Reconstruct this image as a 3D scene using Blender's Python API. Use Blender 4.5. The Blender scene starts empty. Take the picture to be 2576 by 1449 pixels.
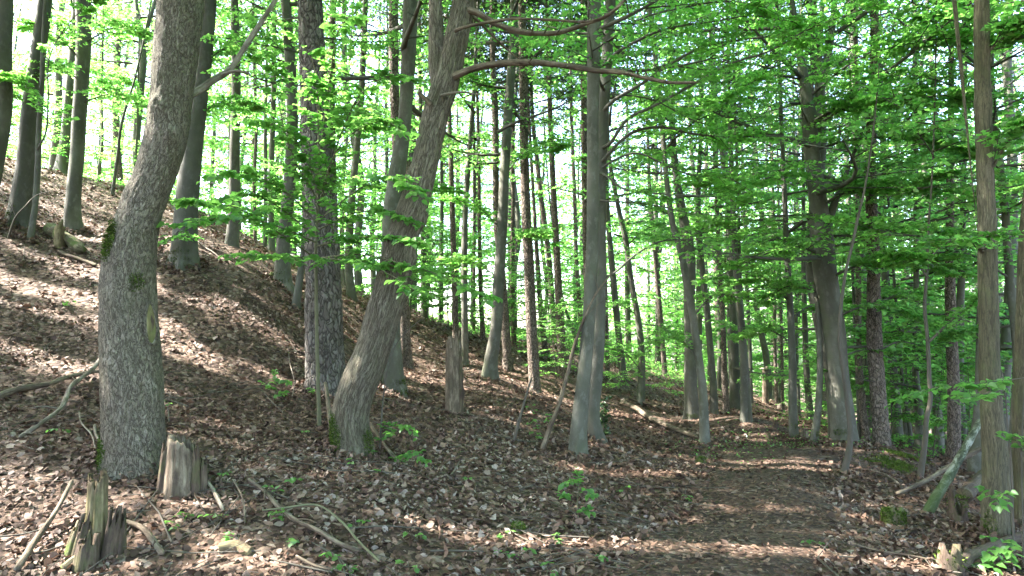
import bpy, math, random, time
import numpy as np
from mathutils import Matrix, Vector

SC = bpy.context.scene
COL = SC.collection
T_START = time.perf_counter()

# ------------------------------------------------------------------ camera, sky, sun, exposure
F = 1660.0                       # focal length in units of a 2576 px wide frame
CX, CY = 1288.0, 724.5
PITCH = math.radians(4.0)
cam_d = bpy.data.cameras.new('camera')
cam = bpy.data.objects.new('camera', cam_d)
COL.objects.link(cam)
cam_d.sensor_width = 36.0
cam_d.lens = F / 2576.0 * 36.0
cam_d.clip_start = 0.05
cam_d.clip_end = 2000.0
cam.location = (0, 0, 0)
cam.rotation_euler = (math.pi / 2 + PITCH, 0, 0)
SC.camera = cam

SUN_EL = math.radians(47)
SUN_AZ = math.radians(276)       # clockwise from +Y: the sun stands to the left, a touch ahead
SUN_DIR = np.array([math.sin(SUN_AZ) * math.cos(SUN_EL), math.cos(SUN_AZ) * math.cos(SUN_EL), math.sin(SUN_EL)])
world = bpy.data.worlds.new('World')
SC.world = world
world.use_nodes = True
wn = world.node_tree
sky = wn.nodes.new('ShaderNodeTexSky')
sky.sky_type = 'NISHITA'
sky.sun_disc = False
sky.sun_elevation = SUN_EL
sky.sun_rotation = SUN_AZ
sky.altitude = 200
sky.air_density = 1.0
sky.dust_density = 3.0
sky.ozone_density = 0.9
wn.links.new(sky.outputs[0], wn.nodes['Background'].inputs[0])
wn.nodes['Background'].inputs[1].default_value = 0.15
sun_d = bpy.data.lights.new('sun', 'SUN')
sun_d.energy = 4.5
sun_d.angle = math.radians(0.55)
sun_d.color = (1.0, 0.965, 0.91)
sun = bpy.data.objects.new('sun', sun_d)
COL.objects.link(sun)
sun.location = (-30, 0, 40)
sun.rotation_euler = Vector(SUN_DIR).to_track_quat('Z', 'Y').to_euler()
SC.view_settings.view_transform = 'Standard'
SC.view_settings.look = 'None'
SC.view_settings.exposure = 3.68
SC.view_settings.gamma = 1.0
SC.view_settings.use_curve_mapping = False
SC.render.engine = 'CYCLES'
cy = SC.cycles
cy.max_bounces = 16
cy.diffuse_bounces = 7
cy.glossy_bounces = 2
cy.transmission_bounces = 12
cy.transparent_max_bounces = 4
cy.caustics_reflective = False
cy.caustics_refractive = False
cy.sample_clamp_indirect = 6.0
cy.use_adaptive_sampling = True
cy.adaptive_threshold = 0.015
try:
    cy.use_denoising = True
    cy.denoiser = 'OPENIMAGEDENOISE'
    cy.denoising_input_passes = 'RGB_ALBEDO_NORMAL'
    cy.denoising_prefilter = 'ACCURATE'
except Exception as e:
    print('denoise', e)

# ------------------------------------------------------------------ projection helpers
CP, SP = math.cos(PITCH), math.sin(PITCH)


def ray(px, py):
    u = (np.asarray(px, float) - CX) / F
    v = (CY - np.asarray(py, float)) / F
    return np.stack([u, CP - SP * v, SP + CP * v], -1)


def at(px, py, d):
    r = ray(px, py)
    return r * (np.asarray(d, float) / r[..., 1])[..., None]


# ------------------------------------------------------------------ noise
def _hash(ix, iy, iz):
    h = (ix * 374761393 + iy * 668265263 + iz * 2147483647 + 1013904223) & 0xFFFFFFFF
    h = ((h ^ (h >> 13)) * 1274126177) & 0xFFFFFFFF
    h = ((h ^ (h >> 16)) * 2246822519) & 0xFFFFFFFF
    return ((h ^ (h >> 15)) & 0xFFFF) / 65535.0


def vnoise(p):
    p = np.asarray(p, float)
    i = np.floor(p).astype(np.int64)
    f = p - i
    f = f * f * (3 - 2 * f)
    r = 0
    for a in (0, 1):
        for b in (0, 1):
            for c in (0, 1):
                w = (f[..., 0] if a else 1 - f[..., 0]) * (f[..., 1] if b else 1 - f[..., 1]) * (f[..., 2] if c else 1 - f[..., 2])
                r = r + w * _hash(i[..., 0] + a, i[..., 1] + b, i[..., 2] + c)
    return r


def fbm(p, octv=4):
    p = np.asarray(p, float)
    s, a, t = 0, 1.0, 0
    for k in range(octv):
        s = s + a * vnoise(p * (2.03 ** k) + 17.3 * k)
        t += a
        a *= .5
    return s / t


# ------------------------------------------------------------------ terrain height field
CTRL_PX = [  # pixel x, y, metres ahead
    (0, 1449, 4.4), (600, 1449, 4.3), (1288, 1449, 4.4), (1850, 1449, 4.45), (2576, 1449, 4.9),
    (335, 1168, 5.8), (890, 1138, 7.2), (822, 988, 9.4), (1452, 1148, 8.6), (1503, 1110, 9.6),
    (0, 1000, 7.2), (0, 700, 10.2), (183, 580, 13.2), (45, 562, 12.3), (465, 665, 11.8), (583, 612, 14.0),
    (712, 715, 13.2), (744, 776, 11.8), (990, 985, 11.5), (1020, 922, 14.5), (1170, 917, 16.0),
    (1230, 947, 14.0), (1277, 920, 16.5), (1346, 985, 14.5), (1417, 953, 17.0), (1140, 1035, 9.3),
    (0, 398, 17.5), (160, 432, 18.5), (330, 470, 20), (500, 535, 21.5), (700, 645, 22.5), (900, 735, 24.5), (1050, 792, 26),
    (1210, 840, 27), (1400, 872, 25), (1460, 845, 30), (1600, 930, 27), (1611, 1015, 17.5), (1742, 1050, 15.5), (1774, 1125, 12.2),
    (1704, 962, 26), (1797, 1047, 17), (1828, 1037, 19.5), (1874, 1062, 17), (1913, 1006, 28), (2000, 1035, 27),
    (1997, 1102, 15.3), (2047, 1118, 14), (2040, 1058, 19), (1930, 1250, 6.9), (1930, 1150, 10.0), (1985, 1113, 12.4),
    (1990, 1096, 14.0), (1950, 1082, 16.0), (1600, 1200, 7.8), (1750, 1165, 9.5), (1800, 1250, 6.8), (2060, 1250, 6.9), (2127, 1120, 12.6), (2218, 1133, 11.8), (2150, 1145, 10.6),
    (2122, 1206, 8.6), (2330, 1290, 7.0), (2508, 1355, 6.1), (2313, 1206, 9.6), (2398, 1167, 12.5), (2452, 1205, 10.8),
    (2311, 1128, 19), (2178, 1112, 16), (2282, 1118, 24), (2450, 1120, 24), (2250, 1300, 6.6), (1500, 1300, 5.9), (700, 1250, 5.4),
]
CTRL_XYZ = [(0, 0, -1.62), (2, 1.5, -1.62), (-2, 1.5, -1.5), (-5, 1, -1.0), (-9, 4, .7), (-14, 6, 3.3), (-18, 10, 5.0), (-28, 8, 5.4), (-22, 22, 4.8),
            (-40, 20, 5.0), (-35, 45, 2.0), (-16, 36, 1.6), (-8, 42, -.2), (0, 42, -1.2), (4, 50, -3.0), (12, 46, -5.0), (0, 75, -6), (25, 40, -6.5), (45, 30, -9),
            (30, 15, -6.5), (14, 8, -3.4), (9, 3, -2.5), (6, 1, -2.0), (14, 0, -3.6), (30, -10, -7), (4, -6, -1.7), (-6, -6, -.6), (-14, -8, 2.5),
            (-40, -10, 6), (0, -25, -2), (70, 70, -13), (30, 90, -11), (-60, 80, -1), (0, 140, -9), (120, 60, -14), (-120, 60, 0), (60, 150, -12),
            (-60, 150, -6), (200, 200, -16), (-200, 200, -6), (0, 300, -12), (20, 28, -5.2), (12, 22, -3.9)]
_pts = np.concatenate([at([c[0] for c in CTRL_PX], [c[1] for c in CTRL_PX], [c[2] for c in CTRL_PX]), np.array(CTRL_XYZ, float)])
_MQ = 1.2


def _k(a, b):
    d2 = ((a[:, None, :2] - b[None, :, :2]) ** 2).sum(-1)
    return -np.sqrt(d2 + _MQ * _MQ)


_n = len(_pts)
_A = np.zeros((_n + 3, _n + 3))
_A[:_n, :_n] = _k(_pts, _pts) - np.eye(_n) * 0.02
_A[:_n, _n] = 1
_A[:_n, _n + 1:] = _pts[:, :2]
_A[_n, :_n] = 1
_A[_n + 1:, :_n] = _pts[:, :2].T
_w = np.linalg.solve(_A, np.concatenate([_pts[:, 2], [0, 0, 0]]))


def H0(x, y):
    q = np.stack([np.ravel(x), np.ravel(y)], -1).astype(float)
    out = np.empty(len(q))
    for i in range(0, len(q), 20000):
        s = q[i:i + 20000]
        out[i:i + 20000] = _k(s, _pts) @ _w[:_n] + _w[_n] + s @ _w[_n + 1:]
    return out.reshape(np.shape(x))


def H(x, y):
    x = np.asarray(x, float)
    y = np.asarray(y, float)
    z = H0(x, y)
    p = np.stack([x, y, x * 0], -1)
    return z + (fbm(p * .8, 3) - .5) * .16 + (fbm(p * 3.1 + 9, 2) - .5) * .05


def ground_hit(px, py):
    px = np.atleast_1d(np.asarray(px, float))
    py = np.atleast_1d(np.asarray(py, float))
    r = ray(px, py)
    r = r / r[:, 1:2]
    ds = np.concatenate([np.arange(2.5, 30, .06), np.arange(30, 80, .3)])
    P = r[:, None, :] * ds[None, :, None]
    below = P[..., 2] <= H0(P[..., 0], P[..., 1])
    k = np.where(below.any(1), below.argmax(1), -1)
    d = np.where(k >= 0, ds[np.maximum(k, 0)], np.nan)
    for it in range(3):
        Q = r * d[:, None]
        d = d + np.nan_to_num((Q[:, 2] - H(Q[:, 0], Q[:, 1])) * -0.0)
    Q = r * d[:, None]
    Q[:, 2] = np.where(np.isnan(d), np.nan, H(np.nan_to_num(Q[:, 0]), np.nan_to_num(Q[:, 1])))
    return Q


# ------------------------------------------------------------------ object helpers
def link(o):
    COL.objects.link(o)
    return o


def tag(o, label=None, cat=None, group=None, kind=None):
    if label:
        o['label'] = label
    if cat:
        o['category'] = cat
    if group:
        o['group'] = group
    if kind:
        o['kind'] = kind
    return o


def empty(name, loc, label, cat, group=None):
    o = bpy.data.objects.new(name, None)
    o.empty_display_size = .2
    o.location = tuple(float(v) for v in loc)
    link(o)
    return tag(o, label, cat, group)


class MB:
    """Collects quads (4 indices each; a triangle repeats no vertex, so only true quads go in) with per-vertex attributes."""

    def __init__(self):
        self.v, self.q, self.n = [], [], 0
        self.bark, self.tone = [], []

    def add(self, v, q, bark=None, tone=None):
        v = np.asarray(v, float).reshape(-1, 3)
        self.v.append(v)
        self.q.append(np.asarray(q, np.int64).reshape(-1, 4) + self.n)
        self.bark.append(np.zeros((len(v), 3)) if bark is None else np.asarray(bark, float).reshape(-1, 3))
        self.tone.append(np.zeros(len(v)) if tone is None else np.broadcast_to(np.asarray(tone, float), (len(v),)))
        self.n += len(v)

    def mesh(self, name, origin=(0, 0, 0), smooth=True, tone=False, bark=False):
        me = bpy.data.meshes.new(name)
        if not self.n:
            return me
        v = np.concatenate(self.v) - np.asarray(origin, float)
        q = np.concatenate(self.q)
        me.vertices.add(len(v))
        me.vertices.foreach_set('co', v.astype(np.float32).ravel())
        me.loops.add(len(q) * 4)
        me.loops.foreach_set('vertex_index', q.astype(np.int32).ravel())
        me.polygons.add(len(q))
        me.polygons.foreach_set('loop_start', np.arange(0, len(q) * 4, 4, dtype=np.int32))
        if smooth:
            me.polygons.foreach_set('use_smooth', np.ones(len(q), bool))
        if bark:
            a = me.attributes.new('bark', 'FLOAT_VECTOR', 'POINT')
            a.data.foreach_set('vector', np.concatenate(self.bark).astype(np.float32).ravel())
        if tone:
            a = me.attributes.new('tone', 'FLOAT', 'POINT')
            a.data.foreach_set('value', np.concatenate(self.tone).astype(np.float32))
        me.update(calc_edges=True)
        return me

    def build(self, name, mat, parent=None, origin=(0, 0, 0), smooth=True, tone=False, bark=False, kind=None, label=None):
        me = self.mesh(name, origin, smooth, tone, bark)
        me.materials.append(mat)
        o = bpy.data.objects.new(name, me)
        link(o)
        if parent is not None:
            o.parent = parent
        else:
            o.location = tuple(float(x) for x in origin)
        return tag(o, label=label, kind=kind)


def part(name, me, parent, kind=None, label=None):
    o = bpy.data.objects.new(name, me)
    link(o)
    o.parent = parent
    return tag(o, kind=kind, label=label)


def norm(a):
    return a / np.maximum(np.linalg.norm(a, axis=-1, keepdims=True), 1e-9)


def resample(P, R, m):
    """Catmull-Rom through the points, m samples evenly along the length."""
    P = np.asarray(P, float)
    R = np.asarray(R, float)
    Q = np.column_stack([P, R])
    tt = np.concatenate([[0], np.cumsum(np.maximum(np.linalg.norm(np.diff(P, axis=0), axis=1), 1e-5))])
    mm = np.gradient(Q, tt, axis=0, edge_order=1)
    out = []
    for i in range(len(Q) - 1):
        t = np.linspace(0, 1, 16, endpoint=False)[:, None]
        h = tt[i + 1] - tt[i]
        out.append((2 * t ** 3 - 3 * t ** 2 + 1) * Q[i] + (t ** 3 - 2 * t ** 2 + t) * h * mm[i] + (3 * t ** 2 - 2 * t ** 3) * Q[i + 1] + (t ** 3 - t ** 2) * h * mm[i + 1])
    out.append(Q[-1][None])
    out = np.vstack(out)
    s = np.concatenate([[0], np.cumsum(np.linalg.norm(np.diff(out[:, :3], axis=0), axis=1))])
    u = np.linspace(0, s[-1], m)
    res = np.stack([np.interp(u, s, out[:, k]) for k in range(4)], -1)
    return res[:, :3], np.maximum(res[:, 3], .0015), u


def tube(mb, P, R, m=12, seg=6, disp=None, closed_end=True, tone=0.0, cap=False):
    """Tapered tube along a polyline. disp(theta, s, r) returns a radius change in metres."""
    C, r, s = resample(P, R, m)
    T = norm(np.gradient(C, axis=0))
    ref = np.array([0, -1.0, 0]) if abs(T[0] @ np.array([0, -1.0, 0])) < .8 else np.array([0, 0, 1.0])
    U = np.empty_like(C)
    u = ref - T[0] * (ref @ T[0])
    for i in range(m):
        u = u - T[i] * (u @ T[i])
        u = u / np.linalg.norm(u)
        U[i] = u
    V = np.cross(T, U)
    th = np.linspace(0, 2 * np.pi, seg, endpoint=False)
    rr = np.repeat(r[:, None], seg, 1)
    TH = np.repeat(th[None], m, 0)
    S = np.repeat(s[:, None], seg, 1)
    if disp is not None:
        rr = np.maximum(rr + disp(TH, S, rr), .0015)
    bark = np.stack([np.cos(TH) * r[:, None], np.sin(TH) * r[:, None], S], -1)
    if closed_end:
        rr[-1] = .0012
    if cap:
        C = np.vstack([C[:1] - T[:1] * .004, C])
        U = np.vstack([U[:1], U])
        V = np.vstack([V[:1], V])
        rr = np.vstack([np.full((1, seg), .0012), rr])
        bark = np.concatenate([bark[:1] * [.1, .1, 1], bark])
        TH = np.vstack([TH[:1], TH])
        m += 1
    v = C[:, None] + U[:, None] * (np.cos(TH) * rr)[..., None] + V[:, None] * (np.sin(TH) * rr)[..., None]
    i = np.arange(m - 1)[:, None] * seg
    j = np.arange(seg)[None]
    jn = (j + 1) % seg
    q = np.stack([i + j, i + jn, i + seg + jn, i + seg + j], -1).reshape(-1, 4)
    mb.add(v, q, bark, np.full(m * seg, tone))
    return C, r, s


def prisms(mb, A, B, ra, rb, seg=3):
    """Many straight tapered twigs at once."""
    A = np.asarray(A, float)
    B = np.asarray(B, float)
    n = len(A)
    if n == 0:
        return
    T = norm(B - A)
    ref = np.where(np.abs(T[:, 2:3]) < .9, np.array([[0, 0, 1.0]]), np.array([[1.0, 0, 0]]))
    U = norm(np.cross(T, ref))
    V = np.cross(T, U)
    th = np.arange(seg) * 2 * np.pi / seg
    ring = U[:, None] * np.cos(th)[None, :, None] + V[:, None] * np.sin(th)[None, :, None]
    ra = np.broadcast_to(ra, (n,))[:, None, None]
    rb = np.broadcast_to(rb, (n,))[:, None, None]
    v = np.concatenate([A[:, None] + ring * ra, B[:, None] + ring * rb], 1)
    L = np.linalg.norm(B - A, axis=1)
    bark = np.concatenate([ring * ra, ring * rb + 0], 1)
    bark[:, seg:, 2] += L[:, None]
    b = np.arange(n)[:, None] * 2 * seg
    j = np.arange(seg)[None]
    jn = (j + 1) % seg
    q = np.stack([b + j, b + jn, b + seg + jn, b + seg + j], -1).reshape(-1, 4)
    mb.add(v, q, bark)


def leaf_quads(mb, P, Tp, N, L, W, tone):
    """One pointed leaf (two triangles folded on the midrib) per row."""
    n = len(P)
    if n == 0:
        return
    Tp = norm(Tp)
    S = norm(np.cross(Tp, N))
    N = np.cross(S, Tp)
    L = np.broadcast_to(L, (n,))[:, None]
    W = np.broadcast_to(W, (n,))[:, None]
    v = np.stack([P, P + Tp * L * .45 + S * W * .5 + N * W * .14, P + Tp * L - N * L * .08, P + Tp * L * .45 - S * W * .5 + N * W * .14], 1)
    q = np.arange(n * 4).reshape(n, 4)
    mb.add(v, q, None, np.repeat(tone, 4))


def big_leaf(mb, P, Tp, N, L, W, tone, fold=.2, curl=.15):
    """A broader leaf of four quads: two each side of the midrib, for leaves seen close."""
    n = len(P)
    if n == 0:
        return
    Tp = norm(Tp)
    S = norm(np.cross(Tp, N))
    N = np.cross(S, Tp)
    L = np.broadcast_to(L, (n,))[:, None]
    W = np.broadcast_to(W, (n,))[:, None]
    fold = np.broadcast_to(fold, (n,))[:, None]
    curl = np.broadcast_to(curl, (n,))[:, None]

    def pt(t, s):
        return P + Tp * L * t + S * W * .5 * s + N * (np.abs(s) * W * fold - L * curl * t * t)
    v = np.stack([pt(0, 0), pt(.5, 0), pt(1, 0), pt(.16, .72), pt(.5, 1.0), pt(.8, .5), pt(.16, -.72), pt(.5, -1.0), pt(.8, -.5)], 1)
    b = np.arange(n)[:, None, None] * 9
    f = np.array([[0, 3, 4, 1], [1, 4, 5, 2], [0, 1, 7, 6], [1, 2, 8, 7]])[None]
    mb.add(v, (b + f).reshape(-1, 4), None, np.repeat(tone, 9))


# ------------------------------------------------------------------ materials
class NT:
    def __init__(self, name):
        self.m = bpy.data.materials.new(name)
        self.m.use_nodes = True
        self.t = self.m.node_tree
        for n in list(self.t.nodes):
            self.t.nodes.remove(n)
        self.out = self.n('ShaderNodeOutputMaterial')

    def n(self, typ, **kw):
        nd = self.t.nodes.new(typ)
        for k, v in kw.items():
            setattr(nd, k, v)
        return nd

    def set(self, sock, v):
        if isinstance(v, bpy.types.NodeSocket):
            self.t.links.new(v, sock)
        elif isinstance(v, tuple) and len(v) == 3 and sock.type == 'RGBA':
            sock.default_value = (*v, 1)
        else:
            sock.default_value = v

    def attr(self, name, out='Fac'):
        a = self.n('ShaderNodeAttribute', attribute_name=name)
        return a.outputs[out]

    def mapping(self, vec, scale):
        a = self.n('ShaderNodeMapping')
        self.set(a.inputs['Vector'], vec)
        a.inputs['Scale'].default_value = scale
        return a.outputs[0]

    def noise(self, vec, scale, detail=4, rough=.55, dist=0.0):
        a = self.n('ShaderNodeTexNoise')
        self.set(a.inputs['Vector'], vec)
        a.inputs['Scale'].default_value = scale
        a.inputs['Detail'].default_value = detail
        a.inputs['Roughness'].default_value = rough
        a.inputs['Distortion'].default_value = dist
        return a.outputs[0]

    def voronoi(self, vec, scale, feature='F1', out='Distance', rnd=1.0):
        a = self.n('ShaderNodeTexVoronoi', feature=feature)
        self.set(a.inputs['Vector'], vec)
        a.inputs['Scale'].default_value = scale
        a.inputs['Randomness'].default_value = rnd
        return a.outputs[out]

    def ramp(self, fac, stops, interp='LINEAR'):
        a = self.n('ShaderNodeValToRGB')
        self.set(a.inputs[0], fac)
        el = a.color_ramp.elements
        a.color_ramp.interpolation = interp
        while len(el) < len(stops):
            el.new(.5)
        for e, (p, c) in zip(el, stops):
            e.position = p
            e.color = (c, c, c, 1) if not isinstance(c, tuple) else (*c, 1)
        return a.outputs[0]

    def mix(self, fac, a, b, typ='MIX'):
        m = self.n('ShaderNodeMix', data_type='RGBA', blend_type=typ)
        self.set(m.inputs[0], fac)
        self.set(m.inputs[6], a)
        self.set(m.inputs[7], b)
        return m.outputs[2]

    def math(self, op, a, b=0.0, clamp=False):
        m = self.n('ShaderNodeMath', operation=op, use_clamp=clamp)
        self.set(m.inputs[0], a)
        self.set(m.inputs[1], b)
        return m.outputs[0]

    def bump(self, h, strength, dist):
        b = self.n('ShaderNodeBump')
        b.inputs['Strength'].default_value = strength
        b.inputs['Distance'].default_value = dist
        self.set(b.inputs['Height'], h)
        return b.outputs[0]

    def principled(self, color, rough=.8, spec=.25, normal=None):
        p = self.n('ShaderNodeBsdfPrincipled')
        self.set(p.inputs['Base Color'], color)
        self.set(p.inputs['Roughness'], rough)
        p.inputs['Specular IOR Level'].default_value = spec
        if normal is not None:
            self.set(p.inputs['Normal'], normal)
        self.t.links.new(p.outputs[0], self.out.inputs[0])
        return p


def sepz(nt, vec):
    s = nt.n('ShaderNodeSeparateXYZ')
    nt.set(s.inputs[0], vec)
    return s.outputs[2]


def obj_random(nt):
    return nt.n('ShaderNodeObjectInfo').outputs['Random']


def mat_beech():
    nt = NT('beech_bark')
    v = nt.attr('bark', 'Vector')
    big = nt.noise(nt.mapping(v, (1.6, 1.6, .9)), 2.0, 5, .6)
    col = nt.ramp(big, [(.3, (.056, .053, .039)), (.52, (.098, .093, .07)), (.72, (.155, .147, .114))])
    lich = nt.ramp(nt.noise(nt.mapping(v, (5, 5, 3)), 2.2, 6, .65), [(.52, 0.0), (.62, 1.0)])
    col = nt.mix(nt.math('MULTIPLY', lich, .45), col, (.19, .187, .155))
    green = nt.ramp(nt.noise(nt.mapping(v, (2.2, 2.2, 1.0)), 1.3, 4), [(.5, 0.0), (.7, 1.0)])
    col = nt.mix(nt.math('MULTIPLY', green, .55), col, (.085, .098, .042))
    rings = nt.noise(nt.mapping(v, (2.5, 2.5, 26)), 1.4, 3, .6)
    col = nt.mix(nt.ramp(rings, [(.6, 0.0), (.72, .45)]), col, (.09, .085, .07))
    col = nt.mix(nt.math('MULTIPLY', obj_random(nt), .55), col, (.055, .052, .042))
    fine = nt.noise(nt.mapping(v, (14, 14, 9)), 4, 4, .6)
    h = nt.math('ADD', nt.math('MULTIPLY', rings, .6), fine)
    nt.principled(col, .78, .25, nt.bump(h, .35, .012))
    return nt.m


def mat_furrow(name, sx, sz, plate_a, plate_b, crack, moss=0.3, bump=.7, dist=.012):
    nt = NT(name)
    v = nt.attr('bark', 'Vector')
    wob = nt.n('ShaderNodeVectorMath', operation='ADD')
    nz = nt.n('ShaderNodeTexNoise')
    nt.set(nz.inputs['Vector'], nt.mapping(v, (3, 3, 2.2)))
    nz.inputs['Scale'].default_value = 4
    nz.inputs['Detail'].default_value = 3
    sc = nt.n('ShaderNodeVectorMath', operation='SCALE')
    nt.set(sc.inputs[0], nz.outputs['Color'])
    sc.inputs['Scale'].default_value = .09
    nt.set(wob.inputs[0], v)
    nt.set(wob.inputs[1], sc.outputs[0])
    w = wob.outputs[0]
    edge = nt.voronoi(nt.mapping(w, (sx, sx, sz)), 1.0, 'DISTANCE_TO_EDGE')
    cell = nt.voronoi(nt.mapping(w, (sx, sx, sz)), 1.0, 'F1', 'Color')
    rn = nt.noise(nt.mapping(v, (sx * .6, sx * .6, sz * .55)), 1.0, 3, .6, .6)
    ridge = nt.math('ABSOLUTE', nt.math('MULTIPLY', nt.math('SUBTRACT', rn, .5), 4.0))
    rn2 = nt.noise(nt.mapping(v, (sx * 1.3, sx * 1.3, sz * 1.1)), 1.0, 3, .6, .4)
    ridge2 = nt.math('ABSOLUTE', nt.math('MULTIPLY', nt.math('SUBTRACT', rn2, .5), 4.0))
    grain = nt.noise(nt.mapping(v, (30, 30, 8)), 2.5, 5, .65)
    big = nt.noise(nt.mapping(v, (2, 2, 1.1)), 1.8, 4, .6)
    col = nt.mix(nt.ramp(grain, [(.3, 0.0), (.7, 1.0)]), plate_a, plate_b)
    col = nt.mix(.22, col, nt.ramp(cell, [(0.0, plate_a), (1.0, plate_b)]))
    col = nt.mix(nt.ramp(big, [(.35, .4), (.62, 0.0)]), col, plate_a)
    pale = nt.ramp(nt.noise(nt.mapping(v, (5, 5, 2.2)), 1.7, 4, .6), [(.56, 0.0), (.66, .7)])
    lich = nt.ramp(nt.noise(nt.mapping(v, (1.6, 1.6, .8)), 1.6, 5, .65), [(.45, 0.0), (.62, .55)])
    col = nt.mix(pale, col, (plate_b[0] * 1.25, plate_b[1] * 1.28, plate_b[2] * 1.3))
    col = nt.mix(lich, col, (plate_a[0] * .72, plate_a[1] * .80, plate_a[2] * .66))
    ck = nt.ramp(ridge, [(0.0, .95), (.12, .6), (.28, 0.0)])
    ck2 = nt.ramp(ridge2, [(0.0, .6), (.16, 0.0)])
    ck3 = nt.ramp(edge, [(0.0, .55), (.07, 0.0)])
    col = nt.mix(nt.math('MAXIMUM', nt.math('MAXIMUM', ck, ck2), ck3), col, crack)
    if moss:
        g = nt.ramp(nt.noise(nt.mapping(v, (2.5, 2.5, 1.5)), 1.5, 5, .65), [(.52, 0.0), (.72, moss)])
        col = nt.mix(g, col, (.10, .12, .045))
    h = nt.math('ADD', nt.ramp(ridge, [(0.0, 0.0), (.35, 1.0)]), nt.math('ADD', nt.math('MULTIPLY', nt.ramp(ridge2, [(0.0, 0.0), (.25, 1.0)]), .4), nt.math('MULTIPLY', grain, .4)))
    nt.principled(col, .86, .2, nt.bump(h, bump, dist))
    return nt.m


def mat_pine(name, sx, sz, orange):
    nt = NT(name)
    v = nt.attr('bark', 'Vector')
    nz = nt.n('ShaderNodeTexNoise')
    nt.set(nz.inputs['Vector'], nt.mapping(v, (2.5, 2.5, 1.8)))
    nz.inputs['Scale'].default_value = 3.5
    sc = nt.n('ShaderNodeVectorMath', operation='SCALE')
    nt.set(sc.inputs[0], nz.outputs['Color'])
    sc.inputs['Scale'].default_value = .16
    wob = nt.n('ShaderNodeVectorMath', operation='ADD')
    nt.set(wob.inputs[0], v)
    nt.set(wob.inputs[1], sc.outputs[0])
    w = wob.outputs[0]
    edge = nt.voronoi(nt.mapping(w, (sx, sx, sz)), 1.0, 'DISTANCE_TO_EDGE')
    cell = nt.voronoi(nt.mapping(w, (sx, sx, sz)), 1.0, 'F1', 'Color')
    grain = nt.noise(nt.mapping(v, (20, 20, 9)), 3, 5, .65)
    sepc = nt.n('ShaderNodeSeparateColor')
    nt.set(sepc.inputs[0], cell)
    base = nt.mix(sepc.outputs[0], (.10, .088, .075), (.23, .21, .185))
    base = nt.mix(nt.ramp(grain, [(.35, .5), (.65, 0.0)]), base, (.085, .066, .053))
    up = nt.ramp(nt.math('MULTIPLY', sepz(nt, v), .06), [(.22, 0.0), (.6, orange)])
    base = nt.mix(up, base, (.21, .155, .115))
    edge = nt.math('ADD', edge, nt.math('MULTIPLY', nt.math('SUBTRACT', nt.noise(nt.mapping(v, (24, 24, 10)), 1.5, 4, .7), .5), .16))
    ck = nt.ramp(edge, [(0.0, .95), (.06, .6), (.15, 0.0)])
    col = nt.mix(ck, base, (.032, .026, .021))
    h = nt.math('ADD', nt.ramp(edge, [(0.0, 0.0), (.3, 1.0)]), nt.math('MULTIPLY', grain, .35))
    nt.principled(col, .9, .15, nt.bump(h, .9, .022))
    return nt.m


def mat_deadwood(name, a, b, c, moss=0.0):
    nt = NT(name)
    v = nt.attr('bark', 'Vector')
    g = nt.noise(nt.mapping(v, (26, 26, 2.2)), 2.0, 6, .65)
    big = nt.noise(nt.mapping(v, (4, 4, 2)), 2.2, 5, .65)
    col = nt.ramp(g, [(.3, c), (.48, a), (.68, b)])
    col = nt.mix(nt.ramp(big, [(.42, .75), (.6, 0.0)]), col, c)
    if moss:
        m = nt.ramp(nt.noise(nt.mapping(v, (6, 6, 3)), 1.6, 5, .65), [(.48, 0.0), (.62, moss)])
        col = nt.mix(m, col, (.085, .11, .03))
    nt.principled(col, .88, .15, nt.bump(nt.math('ADD', g, nt.math('MULTIPLY', big, .6)), .8, .014))
    return nt.m


def mat_twig(name, a, b):
    nt = NT(name)
    v = nt.n('ShaderNodeTexCoord').outputs['Object']
    col = nt.mix(nt.noise(v, 6, 4), a, b)
    nt.principled(col, .85, .2)
    return nt.m


def mat_birch():
    nt = NT('birch_bark')
    v = nt.attr('bark', 'Vector')
    n1 = nt.noise(nt.mapping(v, (7, 7, 4)), 2, 6, .7, .6)
    col = nt.ramp(n1, [(.40, (.03, .035, .022)), (.5, (.09, .10, .065)), (.6, (.27, .275, .235))])
    low = nt.ramp(sepz(nt, v), [(.3, .8), (.75, 0.0)])
    col = nt.mix(low, col, (.05, .075, .022))
    nt.principled(col, .8, .2, nt.bump(n1, .8, .02))
    return nt.m


def mat_leaf(name, dark, light, tdark, tlight, trans=.5, gloss=.05):
    nt = NT(name)
    t = nt.math('ADD', nt.math('MULTIPLY', nt.attr('tone'), .75), nt.math('MULTIPLY', obj_random(nt), .25))
    d = nt.mix(t, dark, light)
    tr = nt.mix(t, tdark, tlight)
    a = nt.n('ShaderNodeBsdfDiffuse')
    nt.set(a.inputs['Color'], d)
    b = nt.n('ShaderNodeBsdfTranslucent')
    nt.set(b.inputs['Color'], tr)
    m = nt.n('ShaderNodeMixShader')
    m.inputs[0].default_value = trans
    nt.t.links.new(a.outputs[0], m.inputs[1])
    nt.t.links.new(b.outputs[0], m.inputs[2])
    g = nt.n('ShaderNodeBsdfGlossy')
    g.inputs['Roughness'].default_value = .38
    g.inputs['Color'].default_value = (.8, .85, .8, 1)
    m2 = nt.n('ShaderNodeMixShader')
    m2.inputs[0].default_value = gloss
    nt.t.links.new(m.outputs[0], m2.inputs[1])
    nt.t.links.new(g.outputs[0], m2.inputs[2])
    nt.t.links.new(m2.outputs[0], nt.out.inputs[0])
    return nt.m


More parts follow.
